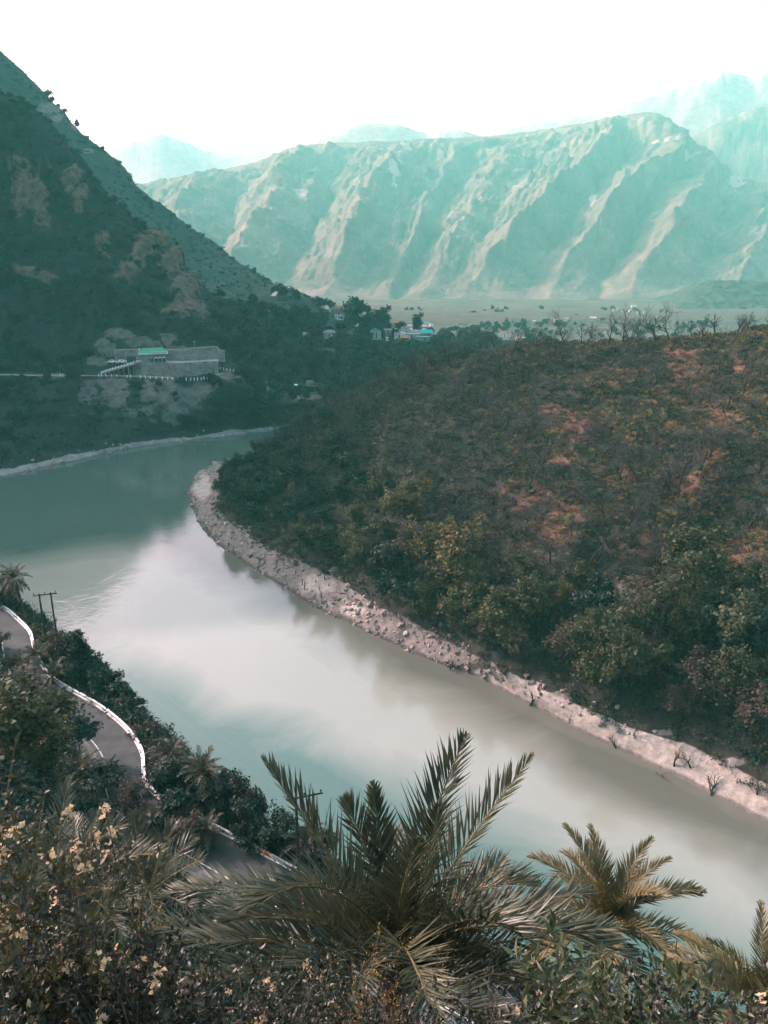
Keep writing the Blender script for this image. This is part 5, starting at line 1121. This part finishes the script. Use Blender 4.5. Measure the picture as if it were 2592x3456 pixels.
FH = [(2071, 1050, 8, 'white house at the left of the far hamlet'), (2100, 1060, 9, 'white house low in the middle of the far hamlet'), (2127, 1054, 13, 'largest white block of the far hamlet'), (2117, 1063, 10, 'white house below the largest far block'), (2001, 1082, 22, 'wide white house alone on the far flat left of hamlet'), (1875, 1088, 14, 'white shed by the far sand bar'), (1802, 1092, 12, 'small pale shed left on the far flat'), (2138, 1040, 18, 'white roof highest in the far hamlet'),
      (2173, 1058, 7, 'small white house at the right of the far hamlet'), (2152, 1061, 7, 'tiny white house between the far hamlet blocks'), (1912, 1084, 12, 'white house right of the far sand bar'), (2085, 1048, 8, 'second white house from left in far hamlet')]
for px_, py_, w_, lb in FH: house(px_, py_, w_ * .8, 3.4, 'pale', 'pale', 'flat' if w_ < 12 else 'gable', lb, ('valley_floor', 'far_mountain'), random.uniform(-.4, .4), 'houses of the far hamlet')
# white open pavilion by the river bend, with its steps
loc = hit(975, 1318, LM); e = empty('riverside_pavilion', loc); MB().box((0, 0, .6), (9.2, 4, 1.4)).build('plinth', M_white, e)
for x in (-4.3, -2.1, 0, 2.1, 4.3): MB().box((x, -1.8, 2.1), (.3, .3, 1.8)).build('column', M_white, e)
MB().box((0, 1.2, 2.0), (8.6, .2, 1.8)).build('back_wall', M_darkin, e); MB().box((0, 0, 3.1), (9.6, 4.6, .3)).build('roof', M_white, e)
b = MB(); b.tube([(-1.6, 0, 3.2), (-1.6, 0, 3.8), (-1.6, 0, 4.3)], [1.7, 1.3, .1], 10); b.build('dome', M_white, e); tag(e, 'white open pavilion with low dome by the river bend', 'pavilion')
loc = hit(1053, 1306, LM); e = empty('stairway', loc)
for i in range(6): MB().box((0, i * .9, .3 + i * .55), (7.5, .9, .3 + i * .02)).build('step', M_conc, e)
tag(e, 'pale steps right of the white riverside pavilion', 'steps')
loc = hit(1418, 1105, LM); e = empty('water_tower', loc)
for x in (-.9, .9):
    for y in (-.9, .9): MB().box((x, y, 6.2), (.28, .28, 12.4)).build('leg', M_conc, e)
b = MB()
for z in (4, 8): b.box((0, -.9, z), (1.6, .18, .18)); b.box((0, .9, z), (1.6, .18, .18))
b.build('brace', M_conc, e); MB().tube([(0, 0, 12.4), (0, 0, 14.6), (0, 0, 14.9)], [1.5, 1.5, .3], 12).build('tank', MC['slate'], e); tag(e, 'slim water tower with dark tank above the village', 'tower')
lp = np.array([np.array(hit(x, y, LM, 'rear_mountain')) for x, y in ((922, 1002), (928, 992), (945, 984), (962, 978), (978, 972))]); me_, _ = strip('hill_path', lp, -2.2, 2.2, .8, M_conc); tag(obj('hill_path', me_, MC['pale']), kind='structure')
# ================================================================ NEAR SLOPE: road, parapet, poles, palms, trees
NS = 'near_slope'
m = mat('asphalt', (0.05, 0.05, 0.05), .8, .3); t = NT(m); t.base(t.ramp(t.noise(.35, 6, .65), [(.3, (.022, .027, .028)), (.5, (.045, .051, .051)), (.72, (.070, .078, .077))])); t.bump(t.noise(9, 4), .3, .02); M_asph = m
i0 = 40; i1 = int(np.argmax(proj(kerb)[0] > 2500))
kl = kerb[i0:i1]; kn = knrm[i0:i1]
me_, _ = strip('road', kl, -4.9, -0.05, .02, M_asph, kn); tag(obj('road', me_, M_asph), kind='structure')
me_, _ = strip('road_verge', kl, -7.0, -4.904, .03, M_conc, kn); tag(obj('road_verge', me_, var_mat('teal_grey_gravel', (0.07, 0.08, 0.076), (0.15, 0.165, 0.155), 1.5)), kind='structure')
M_line = var_mat('worn_line_paint', (0.34, 0.34, 0.32), (0.62, 0.61, 0.58), 1.2)
e = empty('edge_line', kl[0]);
me_, _ = strip('edge_line', kl, -4.40, -4.27, .026, M_line, kn); bpy.data.objects.remove(e); tag(obj('edge_line', me_, M_line), kind='structure')
iw = int(np.argmax(proj(kl)[0] > 1180))
pw = obj('parapet_wall', wall_mesh(kl[:iw], -.5, .50, .26, kn[:iw], 0.0), M_white); tag(pw, 'low white parapet wall winding along the outer edge of the near road', 'wall')
obj('ledge', wall_mesh(kl[:iw], -.3, .16, .14, kn[:iw], -.18), M_white, pw)
M_or = mat('orange_paint', (0.62, 0.22, 0.05)); kpx, kpy = proj(kl)
for x in (846, 862, 896):
    k = int(np.argmin(np.abs(kpx - x) + (kpy < 2780) * 500)); seg = kl[k:k + 2]; 
    if len(seg) == 2:
        seg = np.array([seg[0], seg[0] + (seg[1] - seg[0]) * .75]); obj('orange_band', wall_mesh(seg, -.1,   .504, .266, kn[k:k + 2], -.003), M_or, pw)
# ---- H poles with cross arm, brace, insulators
M_pole = var_mat('creosoted_wood', (0.014, 0.013, 0.012), (0.035, 0.030, 0.026), 3.0); M_wire = mat('wire', (0.10, 0.11, 0.11), .5, .3)
HP = []
def hpole(bx, by, topy, label, gap=1.7, terr=NS):
    loc = hit(bx, by, terr); z1 = PY(bx, topy, loc.y)[2]; H = z1 - loc.z; ax = np.array([.95, .30, 0]); e = empty('utility_pole', loc)
    q = np.array(drop(loc.x + ax[0] * gap, loc.y + ax[1] * gap, terr)) - np.array(loc)
    for o_, zb in ((np.zeros(3), -.5), (ax * gap, q[2] - .5)): MB().tube([o_ + np.array([0, 0, zb]), o_ + np.array([0, 0, H + .1])], [.17, .13], 8).build('pole', M_pole, e)
    a, c = -ax * .95, ax * (gap + .95); MB().tube([a + np.array([0, 0, H - .15]), c + np.array([0, 0, H - .15])], .10, 4).build('cross_arm', M_pole, e); ins = []
    for s in (.05, .5, .95):
        p = a + (c - a) * s + np.array([0, 0, H - .05]); MB().tube([p, p + np.array([0, 0, .12]), p + np.array([0, 0, .16]), p + np.array([0, 0, .36])], [.03, .03, .10, .06], 8).build('insulator', M_pole, e); ins.append(np.array(loc) + p + np.array([0, 0, .38]))
    for z0_, z1_ in ((.22, .60), (.60, .22)): MB().tube([np.array([0, 0, H * z0_]), ax * gap + np.array([0, 0, H * z1_])], .045, 4).build('brace', M_pole, e)
    MB().tube([np.array([0, 0, H * .62]), ax * gap + np.array([0, 0, H * .62])], .05, 4).build('brace', M_pole, e)
    HP.append(ins); return tag(e, label, 'utility pole', 'wooden twin utility poles')
hpole(157, 2172, 2006, 'twin wooden utility pole with cross brace beside the upper road bend'); hpole(1010, 2965, 2690, 'twin wooden utility pole partly behind the tall palm frond')
for i in range(3):
    a, c = HP[0][i], HP[1][i]; far = a + (a - c) * 1.1 + np.array([-8, 8, 2.0])
    for p, q, lb in ((a, c, 'thin power line from the upper pole to the lower pole, %s of three'), (far, a, 'thin power line running off left from the upper pole, %s of three')):
        s = np.linspace(0, 1, 24)[:, None]; pts = p + (q - p) * s; pts[:, 2] -= (4 * s * (1 - s))[:, 0] * 1.6; b = MB(); b.tube(list(pts), .007, 4); tag(b.build('power_line', M_wire), lb % ('left', 'middle', 'right')[i], 'wire', 'power lines')

# ---- ground cover of the near slope
kxy = kerb[:, :2]
def gap(px, py): return ~((px > 735) & (px < 1010) & (py > 2810 + (px - 735) * .5) & (py < 3030))      # the lower road stretch lies open
def on_road(p):
    k = np.argmin(((p[:, None, :2] - kxy[None, ::2]) ** 2).sum(2), 1) * 2; d = ((p - kerb[k]) * knrm[k]).sum(1); return (d > -8.0) & (d < .9)
def ns_mask(p, px, py, n, a): return inframe(px, py, 900) * gap(px, py) * ~on_road(p) * (p[:, 1] > 34) * (p[:, 2] > -1)
P, n_, px, py = scatter(NS, 70000, lambda p, px, py, n, a: ns_mask(p, px, py, n, a) * np.where(p[:, 2] < 23, .8, 1), 41); P = P[:24000]; rg = np.random.default_rng(42)
stuff('slope_undergrowth', P, .45 + 1.0 * rg.random(len(P)) ** 2, S_DRK + S_BRN + S_OLV[:1] + S_DRK, 'dark undergrowth covering the near slope', 'undergrowth', sz=.9)
P, n_, px, py = scatter(NS, 90000, lambda p, px, py, n, a: inframe(px, py, 900) * gap(px, py) * ~on_road(p) * (p[:, 1] > 7) * (p[:, 1] <= 40), 43); P = P[:7000]
stuff('slope_bushes', P, .4 + .6 * np.random.default_rng(44).random(len(P)) ** 2, S_FINE, 'dark small leaved bushes on the steep near slope', 'undergrowth', sz=.9)
# ---- trees: outside the road by their place along the parapet, inside by foot pixel
def by_kerb(px, out):
    k = int(np.argmin(np.abs(kpx - px) + (0 if True else 0))); p = kl[k] + kn[k] * out; return drop(p[0], p[1], NS)
KN = {'d': (DARKT, 'dark_tree', 'dark green tree'), 'b': (BROWNT, 'brown_tree', 'brown leaved tree'), 'o': (OLIVE[:5], 'olive_tree', 'olive tree')}
def near_tree(loc, h, k, label, wide=1.0, grp='trees on the near slope'):
    if loc is None: return
    me = KN[k][0][random.randrange(len(KN[k][0]))]; plant(KN[k][1], [('trunk', me[0]), ('crown', me[1])], loc - Vector((0, 0, .3)), label, 'tree', grp, scl=h / 7.5 * wide, sz=1 / wide, tilt=.05)
ksub = np.arange(0, len(kl), 1)
def out_spot(px, out):
    q = kl + kn * out; z = np.interp(out, [0, 1.2, 4.5, 10, 18], [0, -.15, -4.2, -13, -27]); q = q + np.array([0, 0, z]); x, _ = proj(q); k = int(np.argmin(np.abs(x - px))); return drop(q[k][0], q[k][1], NS)
OUT = [(8, 1925, 3.6, 'd'), (45, 2020, 2.7, 'b'), (95, 2048, 2.7, 'b'), (135, 2085, 2.7, 'd'), (175, 2130, 2.7, 'b'), (215, 2135, 3.1, 'b'), (245, 2160, 3.6, 'd'), (262, 2230, 2.2, 'd'), (302, 2200, 4.0, 'd'), (330, 2245, 4.0, 'd'), (368, 2262, 4.5, 'd'), (352, 2310, 2.7, 'd'), (395, 2300, 4.0, 'd'), (412, 2345, 2.7, 'b'), (430, 2352, 4.5, 'd'), (462, 2392, 4.0, 'd'), (440, 2420, 2.2, 'd'), (490, 2440, 3.6, 'b'), (520, 2475, 3.6, 'b'), (505, 2510, 2.2, 'b'), (545, 2520, 3.6, 'd'), (580, 2545, 3.1, 'b'), (560, 2600, 2.2, 'd'), (620, 2560, 3.6, 'd'), (660, 2570, 3.6, 'd'), (640, 2640, 2.2, 'b'), (695, 2620, 3.1, 'd'), (740, 2640, 3.1, 'd'), (720, 2690, 2.0, 'd'), (780, 2640, 3.1, 'd'), (815, 2625, 3.6, 'd'), (800, 2700, 2.0, 'd'), (850, 2650, 3.6, 'b'), (885, 2670, 3.6, 'd'), (870, 2730, 2.0, 'd'), (930, 2705, 3.6, 'd'), (965, 2735, 3.6, 'd')]
for i, (x, yt, o_, k) in enumerate(OUT):
    g = out_spot(x, o_)
    if g is None: continue
    h = max(2.0, min(13, PY(x, yt, g.y)[2] - g.z)); near_tree(g, h, k, '%s on the river side of the near road, %s from left' % (KN[k][2], ordw(i + 1)), 1.0 if h < 6 else .75, 'trees on the river side of the near road')
g = out_spot(283, 3.6); h = PY(283, 2125, g.y)[2] - g.z; plant('conifer', [('trunk', CONIFER[0]), ('crown', CONIFER[1])], g - Vector((0, 0, .3)), 'dark pointed conifer standing against the bright river', 'tree', scl=h / 9.0)
INN = [(95, 2660, 7.0, 'o', 'second sunlit yellow olive tree just right of the first', 1.0), (20, 2620, 8.5, 'o', 'sunlit yellow olive tree at the left edge above road', 1.1), (300, 2600, 6.0, 'd', 'dark lacy tree leaning over the near road bend', 1.1), (40, 2290, 4, 'b', 'brown tree left of the upper road bend', 1.1), (8, 2200, 3.5, 'b', 'brown tree at the left edge beside the upper road', 1.2), (90, 2400, 3, 'd', 'dark tree left of the road between the palms', 1.2), (20, 2430, 4.5, 'd', 'dark tree at the left edge below the brown trees', 1.2), (170, 2470, 3.2, 'b', 'brown tree inside the long road curve', 1.2), (180, 2660, 3.5, 'd', 'dark tree below the sunlit olive tree', 1.3), (330, 2700, 4, 'd', 'low dark tree below the road bend', 1.4), (560, 2790, 4, 'd', 'dark tree in the gap between the two road stretches', 1.3), (620, 2850, 3.5, 'b', 'brown tree left of the lower road stretch', 1.3), (450, 2770, 4, 'b', 'brown tree under the end of the road bend', 1.3), (80, 2780, 4, 'd', 'dark tree behind the left palms', 1.4), (260, 2830, 3.2, 'd', 'dark tree between the left palms', 1.4), (10, 1985 + 60, 5, 'b', 'brown tree at the very top left of near slope', 1.2)]
for x, y, h, k, lb, w_ in INN: near_tree(hit(x, y, NS), h, k, lb, w_, 'trees on the slope inside the near road')
# ---- date palms of the near slope
PL = [(82, 2035, 5.0, 1.35, 'tall palm standing clear against the dark river at left'), (22, 2040, 2.5, 1.1, 'small browning palm left of the tall palm'), (178, 2308, 1.0, 1.25, 'palm beside the parapet between the road bends'), (126, 2235, 1.0, 1.1, 'palm hiding the road between the two bends'), (120, 2365, .5, 1.1, 'low palm under the middle road bend'), (118, 2500, .5, 1.2, 'low dark palm left of the road curve'), (270, 2640, .5, 1.35, 'wide brown palm below the lacy tree'), (372, 2620, .5, .85, 'small upright fan of palm fronds beside the edge line'), (700, 2850, 1.5, .95, 'palm with hanging dead fronds at the start of the lower road'), (455, 2830, .5, 1.1, 'palm below the end of road bend'), (540, 2850, .5, 1.1, 'palm right below the road gap'), (200, 2720, .5, 1.0, 'dark palm above the large left palms'), (620, 2780, .5, 1.0, 'palm in the dip between the road stretches'), (300, 2780, .5, 1.0, 'half hidden palm behind the arching left fronds'), (30, 2700, .5, 1.0, 'palm at the left edge under the sunlit tree'), (640, 3090, .5, .9, 'palm in the dark hollow left of the big palm'), (1050, 3060, .6, .9, 'palm below the lower utility pole')]
for x, y, h, s_, lb in PL:
    loc = hit(x, y, NS)
    if loc: far_palm(loc - Vector((0, 0, .1)), h, s_, lb, 'date palms on the near slope', skirt=10 if 'dead' in lb or 'clear' in lb else 0)
for x, o_, h, s_, lb in ((575, 2.6, 3.5, 1.1, 'palm on the river side of road rising over the dark trees'), (690, 2.6, 4.0, 1.2, 'larger palm on the river side left of the brown tree'), (1040, 2.0, 2.0, 1.1, 'grey withered palm behind the lower utility pole'), (760, 3, 3.5, 1.0, 'palm tip showing above the trees by the river')):
    loc = out_spot(x, o_)
    if loc: far_palm(loc, h, s_, lb, 'date palms on the near slope', skirt=8 if 'withered' in lb else 0)
# ================================================================ FOREGROUND: big palms and flowering shrubs close to the viewer
def bez(a, b, c, n=18):
    s = np.linspace(0, 1, n)[:, None]; a, b, c = map(np.asarray, (a, b, c)); return a * (1 - s) ** 2 + 2 * b * s * (1 - s) + c * s ** 2
def drawn_palm(base, h, L, label, leaf, pairs, ll, lw, seed=0, tr=.2, group='big palms in the foreground'):
    """palm whose fronds are given by a middle and a tip place; the crown sits at 'base', the trunk goes down to the slope"""
    B = np.array(base); e = empty('palm_tree', tuple(B - np.array([0, 0, h]))); obj('trunk', trunk_mesh(h, tr, seed), parent=e)
    for i, (mid, tip, *kw) in enumerate(L):
        k = kw[0] if kw else {}
        pts = bez(B, PY(*mid), PY(*tip)) - (B - np.array([0, 0, h])); ln = np.linalg.norm(np.diff(pts, axis=0), axis=1).sum()
        ra, le = frond(seed * 100 + i, pts, leaf, pairs=int(pairs * (.5 + .5 * ln / 2.4)), ll=ll * k.get('ll', 1), lw=lw, vee=k.get('vee', .4), twist=k.get('tw', 0), rr=.020)
        f = obj('frond', le, parent=e); obj('rachis', ra, parent=f)
    return tag(e, label, 'palm', group)
MAIN = [((1150, 2930, 6.2), (885, 2560, 6.3)), ((1270, 2920, 6.6), (1160, 2690, 6.9), {'ll': .9}), ((1290, 2880, 6.8), (1255, 2640, 7.0), {'ll': .7}), ((1400, 2860, 6.9), (1575, 2480, 7.3), {'ll': 1.15}), ((1480, 2950, 6.5), (1800, 2550, 6.7)), ((1440, 2950, 5.7), (1480, 2720, 5.5), {'ll': .9}), ((1330, 3000, 5.5), (1420, 2830, 5.0), {'ll': .8}),
        ((1130, 2830, 5.6), (825, 3080, 5.2), {'tw': .5}), ((960, 2940, 6.4), (545, 3020, 6.5), {'tw': .4}), ((1000, 3000, 6.4), (860, 3040, 6.8)), ((1150, 3130, 4.9), (960, 3350, 4.6), {'tw': .4}), ((1560, 2930, 6.2), (1805, 2990, 6.0), {'tw': -.4}), ((1650, 2990, 5.6), (2150, 3250, 5.1), {'tw': -.3}), ((1620, 3180, 5.4), (2080, 3130, 5.4)), ((1600, 3280, 5.1), (2020, 3330, 4.9)), ((1050, 3130, 5.8), (560, 3190, 5.8), {'tw': .3}), ((1050, 3230, 5.2), (600, 3330, 5.0), {'tw': .3}), ((980, 3180, 6.0), (480, 3120, 6.2)),
        ((1500, 3350, 4.6), (1700, 3480, 4.2)), ((1350, 3080, 4.9), (1480, 3480, 3.9)), ((1250, 3120, 5.0), (1130, 3480, 4.2)), ((1520, 3080, 6.4), (1700, 2900, 7.0)), ((1300, 2960, 6.9), (1330, 2800, 7.6)), ((1480, 3200, 5.7), (1880, 3420, 5.0)), ((1180, 3330, 5.0), (800, 3460, 4.7)), ((1080, 3030, 5.9), (700, 3060, 5.9), {'tw': .4}), ((1100, 3050, 5.6), (740, 3110, 5.4), {'tw': .4}), ((1620, 3060, 6.2), (2000, 3010, 6.4), {'tw': -.3}), ((1560, 3010, 5.2), (1760, 3160, 4.7), {'tw': -.3})]
B = PY(1345, 3245, 6.2); gz = drop(B[0], B[1], NS).z
drawn_palm(B, max(.6, B[2] - gz + .1), MAIN, 'large date palm with upright feathery fronds in the centre foreground', L_PALM, 72, .54, .014, 1)
RP = []
rgp = np.random.default_rng(77)
for k in range(34):
    a = 2.4 * k + rgp.normal() * .2; f = k / 34.0; e0 = 80 - 95 * f; bd = 60 + 30 * math.sin(3 * f); RP.append((e0, bd, a))
RF = [frond(500 + i, arc_pts(2.3, e, b_, 12), L_PALMG, pairs=52, ll=.46, lw=.020, vee=.4, rr=.022) for i, (e, b_) in enumerate(((78, 55), (58, 75), (38, 85), (15, 75), (-10, 60)))]
B = PY(2050, 3130, 16.0); gz = drop(B[0], B[1], NS).z; hh = max(1.0, B[2] - gz)
palm((B[0], B[1], B[2] - hh), hh, [(RF[min(4, int(5 * i / 34))], a, 1.2 + .1 * math.sin(i)) for i, (e0, bd, a) in enumerate(RP)], 'golden green palm with a full round crown at lower right', 'big palms in the foreground', tseed=5, tr=.19)
B = PY(2560, 3420, 9.5); gz = drop(B[0], B[1], NS).z; hh = max(.6, B[2] - gz)
palm((B[0], B[1], B[2] - hh), hh, [(RF[min(4, int(5 * i / 24))], a + .7, .78) for i, (e0, bd, a) in enumerate(RP[:24])], 'golden palm cut by the lower right corner of the picture', 'big palms in the foreground', tseed=6)
LEFT = [((170, 2880, 10.5), (235, 2620, 11.5)), ((300, 2820, 10.0), (420, 2780, 10.2), {'tw': .4}), ((330, 2900, 9.6), (560, 2870, 9.4)), ((150, 2850, 9.6), (60, 2800, 9.3)), ((220, 2840, 9.3), (160, 2960, 8.6), {'tw': .5}), ((350, 2960, 9.2), (480, 3060, 8.8)), ((120, 2960, 9.2), (20, 3050, 8.8)), ((230, 2960, 10.4), (330, 2740, 11.3)), ((270, 2870, 10.8), (250, 2750, 11.8)), ((330, 2990, 9.2), (420, 3170, 8.4)), ((110, 2990, 9.8), (-40, 2930, 9.8)), ((190, 3060, 9.0), (120, 3180, 8.4))]
B = PY(215, 3010, 9.8); gz = drop(B[0], B[1], NS).z
drawn_palm(B, max(.5, B[2] - gz + .2), LEFT, 'palm with arching olive fronds at the left above flowering shrub', L_PALM, 52, .50, .014, 2)
LEFT2 = [((470, 2880, 10.6), (450, 2740, 11.0)), ((540, 2870, 10.2), (590, 2780, 10.6)), ((600, 2930, 9.8), (690, 2900, 9.6), {'tw': .4}), ((430, 2930, 9.8), (330, 2900, 9.6)), ((560, 3010, 9.4), (660, 3070, 9.0)), ((450, 3010, 9.4), (380, 3120, 8.8)), ((500, 2960, 9.4), (520, 3100, 8.8)), ((470, 2900, 10.4), (380, 2780, 10.9)), ((560, 2900, 10.5), (660, 2830, 10.9))]
B = PY(500, 3020, 10.0); gz = drop(B[0], B[1], NS).z
drawn_palm(B, max(.5, B[2] - gz + .2), LEFT2, 'palm with one upright yellow green frond between left and big palm', L_PALM, 44, .46, .014, 3)

# ---- shrubs close by
L_BUSH = leaf_mat('bush_leaves', [(0.014, 0.024, 0.012), (0.055, 0.060, 0.024), (0.23, 0.17, 0.055)], .2, trans=.35, rough=.5, spec=.4, nscale=4.0)
L_BUSHD = leaf_mat('dark_bush_leaves', [(0.006, 0.014, 0.010), (0.019, 0.029, 0.016), (0.095, 0.080, 0.032)], .2, trans=.22, rough=.45, spec=.45, nscale=4.0)
L_OBL = leaf_mat('oleander_leaves', [(0.022, 0.040, 0.020), (0.05, 0.068, 0.028), (0.10, 0.105, 0.045)], .2, trans=.2, rough=.38, spec=.5, nscale=5.0)
L_FLOW = leaf_mat('cream_bracts', [(0.42, 0.27, 0.14), (0.62, 0.45, 0.28), (0.74, 0.60, 0.44)], .15, trans=.35, rough=.7, nscale=8.0)
L_GOLD = leaf_mat('golden_tangle', [(0.16, 0.10, 0.02), (0.28, 0.18, 0.04), (0.38, 0.26, 0.07)], .2, trans=.2, nscale=8.0)
M_stem = var_mat('pale_stems', (0.035, 0.032, 0.026), (0.13, 0.11, 0.09), 8.0)
def leaves(P, D, rg, ln, wd):
    """pointed oval leaves at P growing along D, folded at the midrib"""
    n = len(P); D = D / (np.linalg.norm(D, axis=1)[:, None] + 1e-9); s = np.cross(D, rg.normal(size=(n, 3)) + np.array([0, 0, 1.2])); s /= np.linalg.norm(s, axis=1)[:, None] + 1e-9; u = np.cross(s, D)
    l = (ln * (.6 + .7 * rg.random(n)))[:, None]; w = l * wd
    v = np.stack([P, P + D * l * .45 + s * w * .5 + u * w * .18, P + D * l - u * l * .12, P + D * l * .45 - s * w * .5 + u * w * .18, P + D * l * .5], 1).reshape(-1, 3)
    b = np.arange(n)[:, None] * 5; f = np.concatenate([b + np.array([[0, 4, 1]]), b + np.array([[1, 4, 2]]), b + np.array([[0, 3, 4]]), b + np.array([[3, 2, 4]])], 0)
    return v, f
def bush(name, stems, label, leaf, ln, wd, per=30, tw=3, flowers=0, seed=0, rad=.0045, wood=None, spread=.10, start=.2, group=None):
    """stems: list of (ground point, tip point); side twigs and leaves grow along them"""
    rg = np.random.default_rng(seed); o0 = np.array(stems[0][0]); e = empty(name, tuple(o0)); b = MB(); P = []; D = []; tips = []
    for g, t_ in stems:
        g, t_ = np.array(g) - o0, np.array(t_) - o0; ctl = (g + t_) / 2 + np.array([rg.normal() * .12, rg.normal() * .12, .04 * np.linalg.norm(t_ - g)]); main = bez(g, ctl, t_, 12)
        b.tube(main, [rad * (1.6 - 1.3 * i / 11) for i in range(12)], 4, False); tl = [main]
        for q in range(tw):
            k = rg.integers(4, 11); d = unit(main[k + 1] - main[k] if k < 11 else main[11] - main[10]); sd = unit(d + rg.normal(size=3) * .7 + np.array([0, 0, .25])); ll = np.linalg.norm(t_ - g) * (.12 + .22 * rg.random()); tp = bez(main[k], main[k] + sd * ll * .5, main[k] + sd * ll + np.array([0, 0, .06 * ll]), 6); b.tube(tp, [rad * .5] * 5 + [rad * .25], 3, False); tl.append(tp)
        for pl in tl:
            tips.append(pl[-1]); n = per if pl is main else per // 2; s = (start if pl is main else .15) + (1 - (start if pl is main else .15)) * rg.random(n); x = s * (len(pl) - 1); i = np.minimum(x.astype(int), len(pl) - 2); p = pl[i] + (pl[i + 1] - pl[i]) * (x - i)[:, None]; d = pl[i + 1] - pl[i]; d = d / (np.linalg.norm(d, axis=1)[:, None] + 1e-9)
            P.append(p + rg.normal(size=p.shape) * spread * .12); D.append(d * .6 + rg.normal(size=p.shape) * .75 + np.array([0, 0, .15]))
    b.build('stems', wood or M_stem, e)['kind'] = 'stuff'
    v, f = leaves(np.concatenate(P), np.concatenate(D), rg, ln, wd); lo = obj('foliage', mesh('foliage', v, f, False, (leaf,)), parent=e); lo['kind'] = 'stuff'
    if flowers:
        tips = np.array(tips); pick = rg.choice(len(tips), min(flowers, len(tips)), False)
        for k in pick:
            n = 14; c = tips[k]; pp = np.zeros((n, 3)) + rg.normal(size=(n, 3)) * .014; fv, ff = leaves(pp, rg.normal(size=(n, 3)) + np.array([0, 0, .3]), rg, .026, .85); obj('flower_cluster', mesh('flower_cluster', fv, ff, False, (L_FLOW,)), parent=e, loc=tuple(c))
    return tag(e, label, 'shrub', group)
def gstem(px, py, Y, rg, dx=.35, dy=.5):
    t_ = PY(px, py, Y); x, y = t_[0] + rg.normal() * dx, t_[1] + .1 - abs(rg.normal()) * dy; h = np.array(drop(x, max(.6, y), NS)); h[2] = max(h[2], t_[2] - 1.5); return (h, t_)
rg = np.random.default_rng(90)
def rnd_stems(n, x0, x1, y0, y1, Y0, Y1, **k): return [gstem(rg.uniform(x0, x1), rg.uniform(y0, y1), rg.uniform(Y0, Y1), rg, **k) for _ in range(n)]
bush('flowering_shrub', rnd_stems(22, -60, 130, 2800, 3300, 2.3, 3.0), 'flowering shrub with cream clusters rising at the left edge', L_BUSH, .038, .5, per=50, tw=5, flowers=40, seed=1, start=.1, group='shrubs in the foreground')
bush('flowering_shrub', [gstem(x, y, Y, rg) for x, y, Y in ((430, 2850, 2.9), (350, 2880, 2.9), (480, 2870, 2.95), (390, 2910, 2.8), (320, 2900, 2.8), (250, 2980, 2.7), (330, 2990, 2.8), (200, 2890, 2.7), (160, 2890, 2.6), (330, 3130, 2.8), (300, 3060, 2.8))], 'thin branched shrub with a leafy branch arching over the left palm', L_BUSH, .040, .5, per=30, tw=5, flowers=8, seed=2, start=.6, group='shrubs in the foreground')
bush('flowering_shrub', rnd_stems(90, -80, 620, 3200, 3520, 2.3, 3.3), 'dense low shrub with small pale flowers in the lower left corner', L_BUSHD, .034, .5, per=90, tw=6, flowers=46, seed=3, start=.05, group='shrubs in the foreground')
bush('leafy_shrub', rnd_stems(56, 450, 1150, 3290, 3530, 2.6, 3.8), 'dense dark shrub along the bottom left of the big palm', L_BUSHD, .032, .5, per=84, tw=6, flowers=16, seed=4, start=.05, group='shrubs in the foreground')
bush('twiggy_shrub', rnd_stems(40, 950, 1800, 3390, 3540, 3.0, 4.2), 'dark twiggy shrub at the foot of the big palm', L_BUSHD, .034, .4, per=44, tw=6, seed=5, start=.1, group='shrubs in the foreground')
bush('leafy_shrub', rnd_stems(34, 1800, 2360, 3220, 3480, 3.3, 4.3), 'glossy shrub with long oblong leaves at lower right', L_OBL, .105, .24, per=46, tw=3, seed=6, start=.2, group='shrubs in the foreground')
bush('leafy_shrub', rnd_stems(40, 1700, 2700, 3330, 3560, 3.0, 4.2), 'dark shrub under the oblong leaved shrub along the lower right edge', L_BUSHD, .050, .45, per=70, tw=5, flowers=8, seed=7, start=.05, group='shrubs in the foreground')
gp_ = PY(1205, 3395, 4.2); rgq = np.random.default_rng(9); st = [(np.array(drop(gp_[0] + rgq.normal() * .1, gp_[1] + .05, NS)), gp_ + rgq.normal(size=3) * np.array([.14, .1, .10])) for _ in range(40)]
bush('golden_shrub', st, 'round golden brown tangle of fine twigs at the bottom centre', L_GOLD, .026, .25, per=50, tw=6, seed=8, rad=.003, start=.3, group='shrubs in the foreground')
P, n_, px, py = scatter(NS, 90000, lambda p, px, py, n, a: inframe(px, py, 400) * (p[:, 1] < 10) * (p[:, 1] > 2.2), 51); P = P[:700]
stuff('edge_undergrowth', P, .22 + .22 * np.random.default_rng(6).random(len(P)), S_EDGE, 'dark low plants on the slope just below the viewpoint', 'undergrowth')
# ================================================================ HAZE: the air of the valley
m = bpy.data.materials.new('valley_air'); m.use_nodes = True
nt = m.node_tree; nt.nodes.remove(nt.nodes['Principled BSDF'])
pv = nt.nodes.new('ShaderNodeVolumePrincipled'); nt.links.new(pv.outputs[0], nt.nodes['Material Output'].inputs['Volume'])
pv.inputs['Color'].default_value = (0.26, 1.0, 0.80, 1); pv.inputs['Absorption Color'].default_value = (1, 1, 1, 1)
pv.inputs['Density'].default_value = 0.000165; pv.inputs['Anisotropy'].default_value = 0.0
b = MB(); b.box((0, 2900, 620), (13800, 8700, 1262)); hz = b.build('haze', m)
hz['kind'] = 'stuff'
